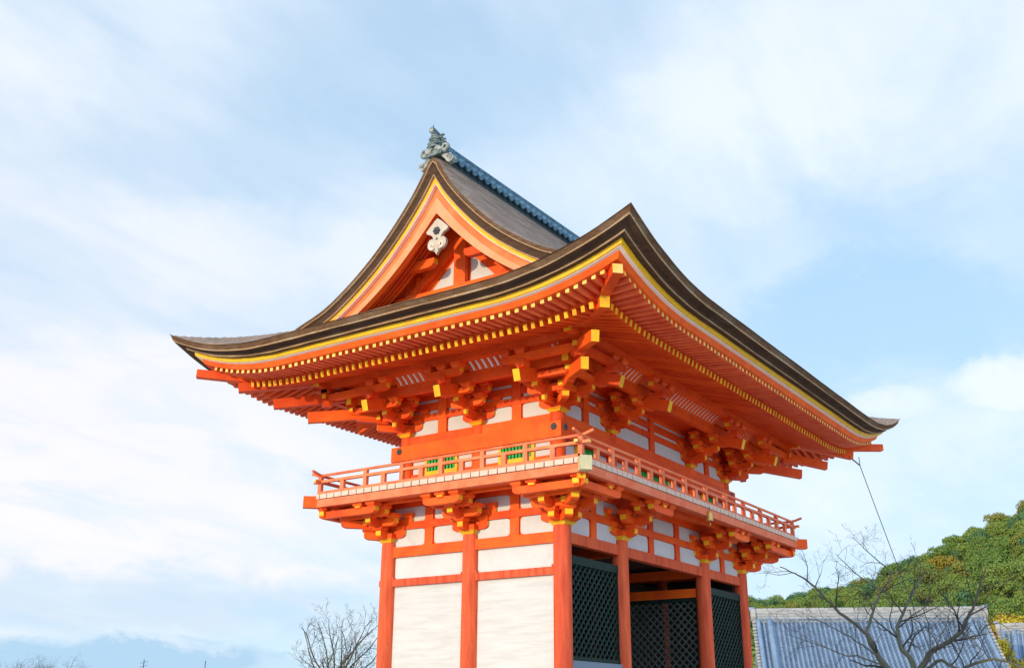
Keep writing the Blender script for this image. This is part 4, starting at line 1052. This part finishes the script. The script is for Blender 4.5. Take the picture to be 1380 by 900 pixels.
def front_tree():
    rs = np.random.default_rng(5); dist = 45.0
    fw = np.array((math.cos(R(17)), math.sin(R(17)), 0))
    def W3(q, dep=0.0):
        v = ray(*q); return CAM+v*(dist+dep)/(v@fw)
    cr = lambda x, y: (1000+x/3.46, 640+y/3.46)
    t = thing('bare_tree', 'leafless tree with dark spreading limbs in front of the tiled hall', 'tree', (0, 0, 0))
    rootp = W3((1200, 960)); base = np.array((rootp[0], rootp[1], 0.05)); t.location = base
    limbs = [([(1200, 965), cr(690, 930), cr(640, 850), cr(580, 740)], [0, 0, 0, 0], 0.26, 0.16),
             ([cr(580, 740), cr(510, 680), cr(440, 625), cr(385, 570), cr(350, 530), cr(290, 480), cr(235, 455), cr(180, 428)], [0, -.3, -.6, -.9, -1.2, -1.5, -1.8, -2], 0.13, 0.03),
             ([cr(580, 740), cr(600, 670), cr(625, 590), cr(655, 530), cr(690, 480), cr(702, 445)], [0, .4, .8, 1.2, 1.6, 1.8], 0.12, 0.03),
             ([(1202, 962), cr(800, 905), cr(755, 820), cr(728, 750), cr(738, 670), cr(775, 590), cr(815, 520), cr(850, 455)], [0, 0, .5, .9, 1.3, 1.7, 2.2, 2.6], 0.22, 0.03),
             ([(1206, 965), cr(835, 900), cr(880, 825), cr(950, 785), cr(1015, 735), cr(1055, 660), cr(1090, 580), cr(1115, 500), cr(1140, 430)], [0, 0, -.4, -.7, -1.1, -1.5, -1.8, -2.2, -2.5], 0.24, 0.03),
             ([cr(860, 905), cr(930, 865), cr(1010, 905), cr(1080, 880), cr(1170, 860), cr(1250, 872), cr(1330, 905)], [0, -.6, -1.2, -1.8, -2.4, -3, -3.4], 0.12, 0.06),
             ([cr(690, 560), cr(620, 520), cr(560, 480), cr(500, 430), cr(440, 370)], [1, 1.4, 1.8, 2.2, 2.6], 0.06, 0.02),
             ([cr(700, 460), cr(660, 420), cr(620, 385), cr(570, 340), cr(512, 286)], [1.7, 1.9, 2.2, 2.5, 2.8], 0.06, 0.018),
             ([cr(640, 850), cr(560, 790), cr(480, 740), cr(380, 690), cr(300, 660)], [0, -.6, -1.2, -1.8, -2.3], 0.06, 0.018),
             ([cr(660, 890), cr(560, 850), cr(470, 835), cr(380, 800), cr(270, 760), cr(200, 740)], [0, -1, -2, -3, -3.6, -4], 0.06, 0.016),
             ([cr(880, 870), cr(878, 780), cr(868, 700), cr(850, 620), cr(880, 540)], [0, .8, 1.5, 2.2, 2.8], 0.055, 0.018),
             ([cr(900, 830), cr(930, 740), cr(965, 650), cr(945, 560)], [-.4, .2, .6, 1.1], 0.05, 0.016),
             ([cr(730, 760), cr(690, 690), cr(700, 610), cr(650, 560)], [.9, .4, 0, -.4], 0.06, 0.018),
             ([cr(1030, 730), cr(1080, 760), cr(1140, 700), cr(1210, 690), cr(1260, 740)], [-1.2, -1.6, -2, -2.4, -2.7], 0.05, 0.016)]
    for i, (q, dep, r0, r1) in enumerate(limbs):
        pts = [W3(a, d_)-base for a, d_ in zip(q, dep)]; r0 *= 0.55; r1 *= 0.6
        # soften the corners
        pp = []
        for j in range(len(pts)-1):
            for u in np.linspace(0, 1, 5)[:-1]:
                p0, p1, p2, p3 = pts[max(j-1, 0)], pts[j], pts[j+1], pts[min(j+2, len(pts)-1)]
                pp.append(0.5*((2*p1)+(-p0+p2)*u+(2*p0-5*p1+4*p2-p3)*u*u+(-p0+3*p1-3*p2+p3)*u**3))
        pp.append(pts[-1]); pp = [p+rs.normal(0, 0.018, 3) for p in pp]
        mb = MB(); mb.tube(pp, list(np.linspace(r0, r1, len(pp))), 'limb', 9)
        o = mb.build('trunk' if i in (0, 3, 4) else 'limb', t)
        tw = MB(); twigs(tw, pp, r0, r1, rs, 3, 2.0, 1.5 if i else 0.6, 0.75, 0.03, tmin=0.2)
        if tw.v: tw.build('twigs', o)
front_tree()
def young_tree(name, label, loc, height, spread, seed, n_main=7, depth=3, r=0.12, group=None, dens=1.3, tl=0.36):
    rs = np.random.default_rng(seed); t = thing(name, label, 'tree', loc, group)
    trunk = wander((0, 0, 0), (0, 0, 1), height*0.55, 8, rs, 0.06)
    mb = MB(); mb.tube(trunk, list(np.linspace(r, r*0.6, 9)), 'limb', 8); tr = mb.build('trunk', t)
    for i in range(n_main):
        u = 0.45+0.55*i/(n_main-1) if n_main > 1 else 1; p = trunk[min(int(u*8), 8)]
        a = i*2.4+rs.random(); d = (math.cos(a)*spread, math.sin(a)*spread, 1.0-0.25*(1-u))
        pp = wander(p, d, height*(0.62-0.25*(u-0.45)), 8, rs, 0.13, 0.03)
        mb = MB(); mb.tube(pp, list(np.linspace(r*0.55, 0.012, 9)), 'limb', 6); lb = mb.build('limb', t)
        tw = MB(); twigs(tw, pp, r*0.5, 0.012, rs, depth-1, height*tl*0.62, dens, 0.65, 0.05, tmin=0.15); tw.build('twigs', lb)
    return t
def on_ray(px, py, dist):
    v = ray(px, py); return CAM+v*dist/math.hypot(v[0], v[1])
p = on_ray(455, 880, 46.0)
young_tree('bare_tree', 'fine twigged leafless tree beside the left column of the gate', (p[0], p[1], 0.05), 5.95, 0.56, 21, 16, 4, 0.09, dens=2.2, tl=0.30)
for i, (px, d_, hh, sd_) in enumerate(((14, 150, 9.0, 3), (78, 150, 8.7, 4), (46, 158, 8.6, 8))):
    p = on_ray(px, 900, d_)
    young_tree('bare_tree', ('small bare tree at the far left bottom corner', 'distant bare tree with round twiggy top, right of the corner one', 'distant bare tree between the two rounder bare tops')[i], (p[0], p[1], 0.05), hh, 1.0, sd_, 14, 3, 0.12, dens=1.8)
def far_pole(px, top, dist, label, arms=True):
    a = on_ray(px, 900, dist); b = on_ray(px, top, dist); t = thing('antenna_mast', label, 'mast', (a[0], a[1], 0.1))
    mb = MB(); mb.tube([(0, 0, 0), (0, 0, b[2]-0.1)], 0.06, 'iron', 6); mb.build('pole', t)
    if arms:
        for q in range(3):
            mb = MB(); z = b[2]-0.6-0.5*q; mb.tube([(-0.5*RIGHT[0], -0.5*RIGHT[1], z), (0.55*RIGHT[0], 0.55*RIGHT[1], z+0.25)], 0.03, 'iron', 5); mb.build('antenna_rod', t)
far_pole(193, 888, 160, 'distant mast with slanting rods, left of the plain one')
far_pole(276, 890, 160, 'distant thin plain mast by the bare tree', False)

# ---- wooded hill
def hill_profile():
    pts = [(960, 815), (1010, 810), (1050, 812), (1100, 802), (1150, 790), (1200, 772), (1250, 748), (1300, 722), (1340, 702), (1380, 684), (1480, 640), (1600, 610), (1750, 600)]
    az, el = [], []
    for q in pts:
        v = ray(*q); az.append(math.atan2(v[1], v[0])); el.append(math.atan2(v[2], math.hypot(v[0], v[1])))
    return np.array(az[::-1]), np.array(el[::-1])
HAZ, HEL = hill_profile()
R0, R1 = 125.0, 340.0
def hill_h(az, r):
    """ground height of the hill (below the tree tops)"""
    e = np.interp(az, HAZ, HEL); top = CAM[2]+R1*math.tan(e)-7.0
    u = min(max((r-R0)/(R1-R0), 0), 1.25)
    k = u**1.12 if u <= 1 else 1-(u-1)*0.4
    edge = min(1.0, max(0.0, (HAZ[-1]+0.03-az)/0.03))
    return max(0.0, (0.4+(top-0.4)*k))*edge
def build_hill():
    m = mat('forest_floor', (0.035, 0.05, 0.018), 0.95, (0.05, 0.045, 0.02), (1, 1, 1), 0.1)
    azs = np.linspace(HAZ[0]-0.02, HAZ[-1]+0.05, 60); rs_ = np.linspace(R0-10, R1*1.25, 30)
    mb = MB(); mb.grid([[(CAM[0]+r_*math.cos(a), CAM[1]+r_*math.sin(a), hill_h(a, r_)) for a in azs] for r_ in rs_], m)
    mb.build('hill', kind='structure')
build_hill()
def leaf_mat(name, a, b, c):
    m = bpy.data.materials.new(name); m.use_nodes = True; k = NT(m.node_tree); bs = k.n['Principled BSDF']
    co = k.new('ShaderNodeTexCoord').outputs['Object']; oi = k.new('ShaderNodeObjectInfo').outputs['Random']
    col = k.mix(k.mr(k.noise(co, 0.7, 4, 0.6), 0.35, 0.65), (*a, 1), (*b, 1))
    col = k.mix(k.mr(k.noise(co, 3.2, 2, 0.5), 0.45, 0.75), col, (*c, 1))
    col = k.mix(0.35, col, k.mix(oi, (a[0]*0.55, a[1]*0.72, a[2]*0.9, 1), (min(1, c[0]*1.25), min(1, c[1]*1.05), c[2], 1)))
    k.put(bs.inputs['Base Color'], col); bs.inputs['Roughness'].default_value = 0.7; bs.inputs['Specular IOR Level'].default_value = 0.25
    return m
LEAF = {'green': leaf_mat('broadleaf_green', (0.11, 0.19, 0.035), (0.145, 0.225, 0.04), (0.19, 0.25, 0.05)),
        'dark': leaf_mat('dark_evergreen', (0.055, 0.14, 0.06), (0.07, 0.16, 0.065), (0.10, 0.19, 0.07)),
        'olive': leaf_mat('olive_leaves', (0.14, 0.18, 0.03), (0.17, 0.20, 0.035), (0.23, 0.22, 0.04)),
        'gold': leaf_mat('turning_gold_leaves', (0.25, 0.185, 0.02), (0.32, 0.22, 0.025), (0.24, 0.21, 0.03)),
        'rust': leaf_mat('rust_leaves', (0.17, 0.085, 0.03), (0.20, 0.11, 0.03), (0.22, 0.15, 0.05)),
        'yellow': leaf_mat('bright_yellow_leaves', (0.46, 0.32, 0.015), (0.54, 0.38, 0.02), (0.36, 0.32, 0.03))}
def crown_mesh(seed, rad, hgt, n=4200, leaf=0.20, conic=False):
    """leaf clumps scattered over a lobed volume"""
    rs = np.random.default_rng(seed); nl = 13
    lobes = []
    for i in range(nl):
        a = rs.uniform(0, 2*math.pi); q = rs.uniform(0.1, 0.72)*rad; z = rs.uniform(-0.55, 0.62)*hgt/2
        s_ = 1-0.35*abs(z)/(hgt/2); 
        if conic: s_ = max(0.2, 0.55-z/hgt)
        lobes.append((np.array((q*s_*math.cos(a), q*s_*math.sin(a), z)), rad*rs.uniform(0.30, 0.50)*(1 if not conic else 0.7*s_+0.25)))
    lobes.append((np.array((0, 0, 0.22*hgt)), rad*0.5))
    vs, fs = [], []
    per = n//len(lobes)
    for c, r_ in lobes:
        for _ in range(per):
            v = rs.normal(0, 1, 3); v /= np.linalg.norm(v); 
            if v[2] < -0.35: v[2] *= -0.6
            p_ = c+v*r_*rs.uniform(0.72, 1.08)*np.array((1, 1, 0.85)); nn = v+rs.normal(0, 0.45, 3); nn /= np.linalg.norm(nn)
            t1 = np.cross(nn, rs.normal(0, 1, 3)); t1 /= np.linalg.norm(t1)+1e-9; t2 = np.cross(nn, t1); s1, s2 = leaf*rs.uniform(0.6, 1.3), leaf*rs.uniform(0.5, 1.0)
            o = len(vs); vs += [p_-t1*s1, p_-t2*s2*0.8+nn*0.05, p_+t1*s1, p_+t2*s2]; fs.append((o, o+1, o+2, o+3))
    me = bpy.data.meshes.new('crown'); me.from_pydata([tuple(v) for v in vs], [], fs); return me
def build_forest():
    rs = np.random.default_rng(42)
    protos = {}
    meshes = [crown_mesh(100+i, 4.2, 7.2) for i in range(4)]; cone = [crown_mesh(200+i, 2.6, 9.5, 1200, 0.3, True) for i in range(2)]
    tm = MB(); tm.tube([(0, 0, -1.5), (0.1, 0, 2.0), (0, 0.1, 5.0)], [0.28, 0.22, 0.12], 'limb', 7)
    for q in range(4):
        a = q*1.6; tm.tube([(0, 0, 2.2), (1.2*math.cos(a), 1.2*math.sin(a), 4.2), (1.9*math.cos(a), 1.9*math.sin(a), 5.6)], [0.12, 0.08, 0.03], 'limb', 5)
    tobj = tm.build('trunk'); tmesh = tobj.data; bpy.data.objects.remove(tobj)
    names = {'green': ('broadleaf_tree', 'mid green broadleaf tree among the trees of the wooded hillside'), 'dark': ('evergreen_tree', 'dark blue green evergreen tree on the wooded hillside'),
             'olive': ('broadleaf_tree', 'olive brown leaved tree on the wooded hillside'), 'gold': ('autumn_tree', 'golden yellow autumn tree on the wooded hillside'), 'rust': ('autumn_tree', 'rust brown autumn tree on the wooded hillside')}
    variants = {}
    def mesh_for(kind, i):
        key = (kind, i)
        if key not in variants:
            src = cone[i % 2] if (kind == 'dark' and i >= 4) else meshes[i % 4]
            me = src.copy(); me.materials.clear(); me.materials.append(LEAF[kind]); variants[key] = me
        return variants[key]
    def tree(kind, pos, s_, label=None, name=None, group='trees on the wooded hillside', squash=1.0):
        nm, lb = names.get(kind, (name, label))
        t = bpy.data.objects.new(name or nm, None); C.objects.link(t); t.location = pos; t.rotation_euler = (0, 0, rs.uniform(0, 6.28)); t.scale = (s_, s_, s_*squash)
        t['label'] = label or lb; t['category'] = 'tree'
        if group: t['group'] = group+' ('+kind+')' if group.startswith('trees on') else group
        tr = bpy.data.objects.new('trunk', tmesh); C.objects.link(tr); tr.parent = t
        cr_ = bpy.data.objects.new('crown', mesh_for(kind, int(rs.integers(0, 6 if kind == 'dark' else 4)))); C.objects.link(cr_); cr_.parent = t; cr_.location = (0, 0, 6.0)
    az0 = math.atan2(ray(1390, 800)[1], ray(1390, 800)[0]); az1 = HAZ[-1]-0.015
    placed = []; cnt = 0; tries = 0
    while cnt < 285 and tries < 20000:
        tries += 1
        r_ = R0+(R1-R0+8)*rs.random()**0.85; a = az0-0.01+(az1-az0+0.01)*rs.random()
        x, y = CAM[0]+r_*math.cos(a), CAM[1]+r_*math.sin(a); z = hill_h(a, r_)
        if z < 0.5 and r_ > R0+20: pass
        mind = 5.6
        if any((x-px)**2+(y-py)**2 < mind**2 for px, py in placed): continue
        # skip trees whose tops are hidden below the hall ridge line
        el = math.degrees(math.atan2(z+9-CAM[2], r_))
        if el < 4.9: continue
        placed.append((x, y)); u = (r_-R0)/(R1-R0); w = rs.random()
        patch = math.sin(x*0.045+1.3)+math.cos(y*0.05+x*0.02)
        if patch > 1.4 and w < 0.25: kind = 'gold'
        elif w < 0.46+0.18*u: kind = 'green'
        elif w < 0.60+0.20*u: kind = 'dark'
        elif w < 0.925: kind = 'olive'
        elif w < 0.94: kind = 'rust'
        elif w < 0.965: kind = 'gold'
        else: kind = 'green'
        tree(kind, (x, y, z-0.5), rs.uniform(0.72, 1.12)); cnt += 1
    for (px, py, d_, s_, lb) in ((1376, 848, 112, 0.7, 'bright yellow autumn tree behind the second tiled roof'), (1341, 875, 84, 0.5, 'slim yellow leaved tree showing in the gap between the two tiled roofs')):
        q = on_ray(px, py, d_); tree('yellow', (q[0], q[1], q[2]-7.6*s_), s_, lb, 'autumn_tree', None)
    # low dark understorey that closes the gaps between the trunks
    under = []
build_forest()
def understorey():
    rs = np.random.default_rng(9); vs, fs = [], []
    for _ in range(26000):
        r_ = R0+(R1-R0)*rs.random(); a = HAZ[0]+0.05+(HAZ[-1]-HAZ[0]-0.06)*rs.random()
        c = np.array((CAM[0]+r_*math.cos(a), CAM[1]+r_*math.sin(a), hill_h(a, r_)+rs.uniform(0, 3.4)))
        t1 = rs.normal(0, 1, 3); t1 /= np.linalg.norm(t1); t2 = np.cross(t1, rs.normal(0, 1, 3)); t2 /= np.linalg.norm(t2); s_ = rs.uniform(0.4, 0.95)
        o = len(vs); vs += [c-t1*s_, c-t2*s_*0.7, c+t1*s_, c+t2*s_*0.7]; fs.append((o, o+1, o+2, o+3))
    me = bpy.data.meshes.new('undergrowth'); me.from_pydata([tuple(v) for v in vs], [], fs); me.materials.append(LEAF['green'])
    o = bpy.data.objects.new('undergrowth', me); C.objects.link(o); o['kind'] = 'stuff'; o['label'] = 'dense green undergrowth between the trees of the hillside'
    o['category'] = 'undergrowth'
understorey()
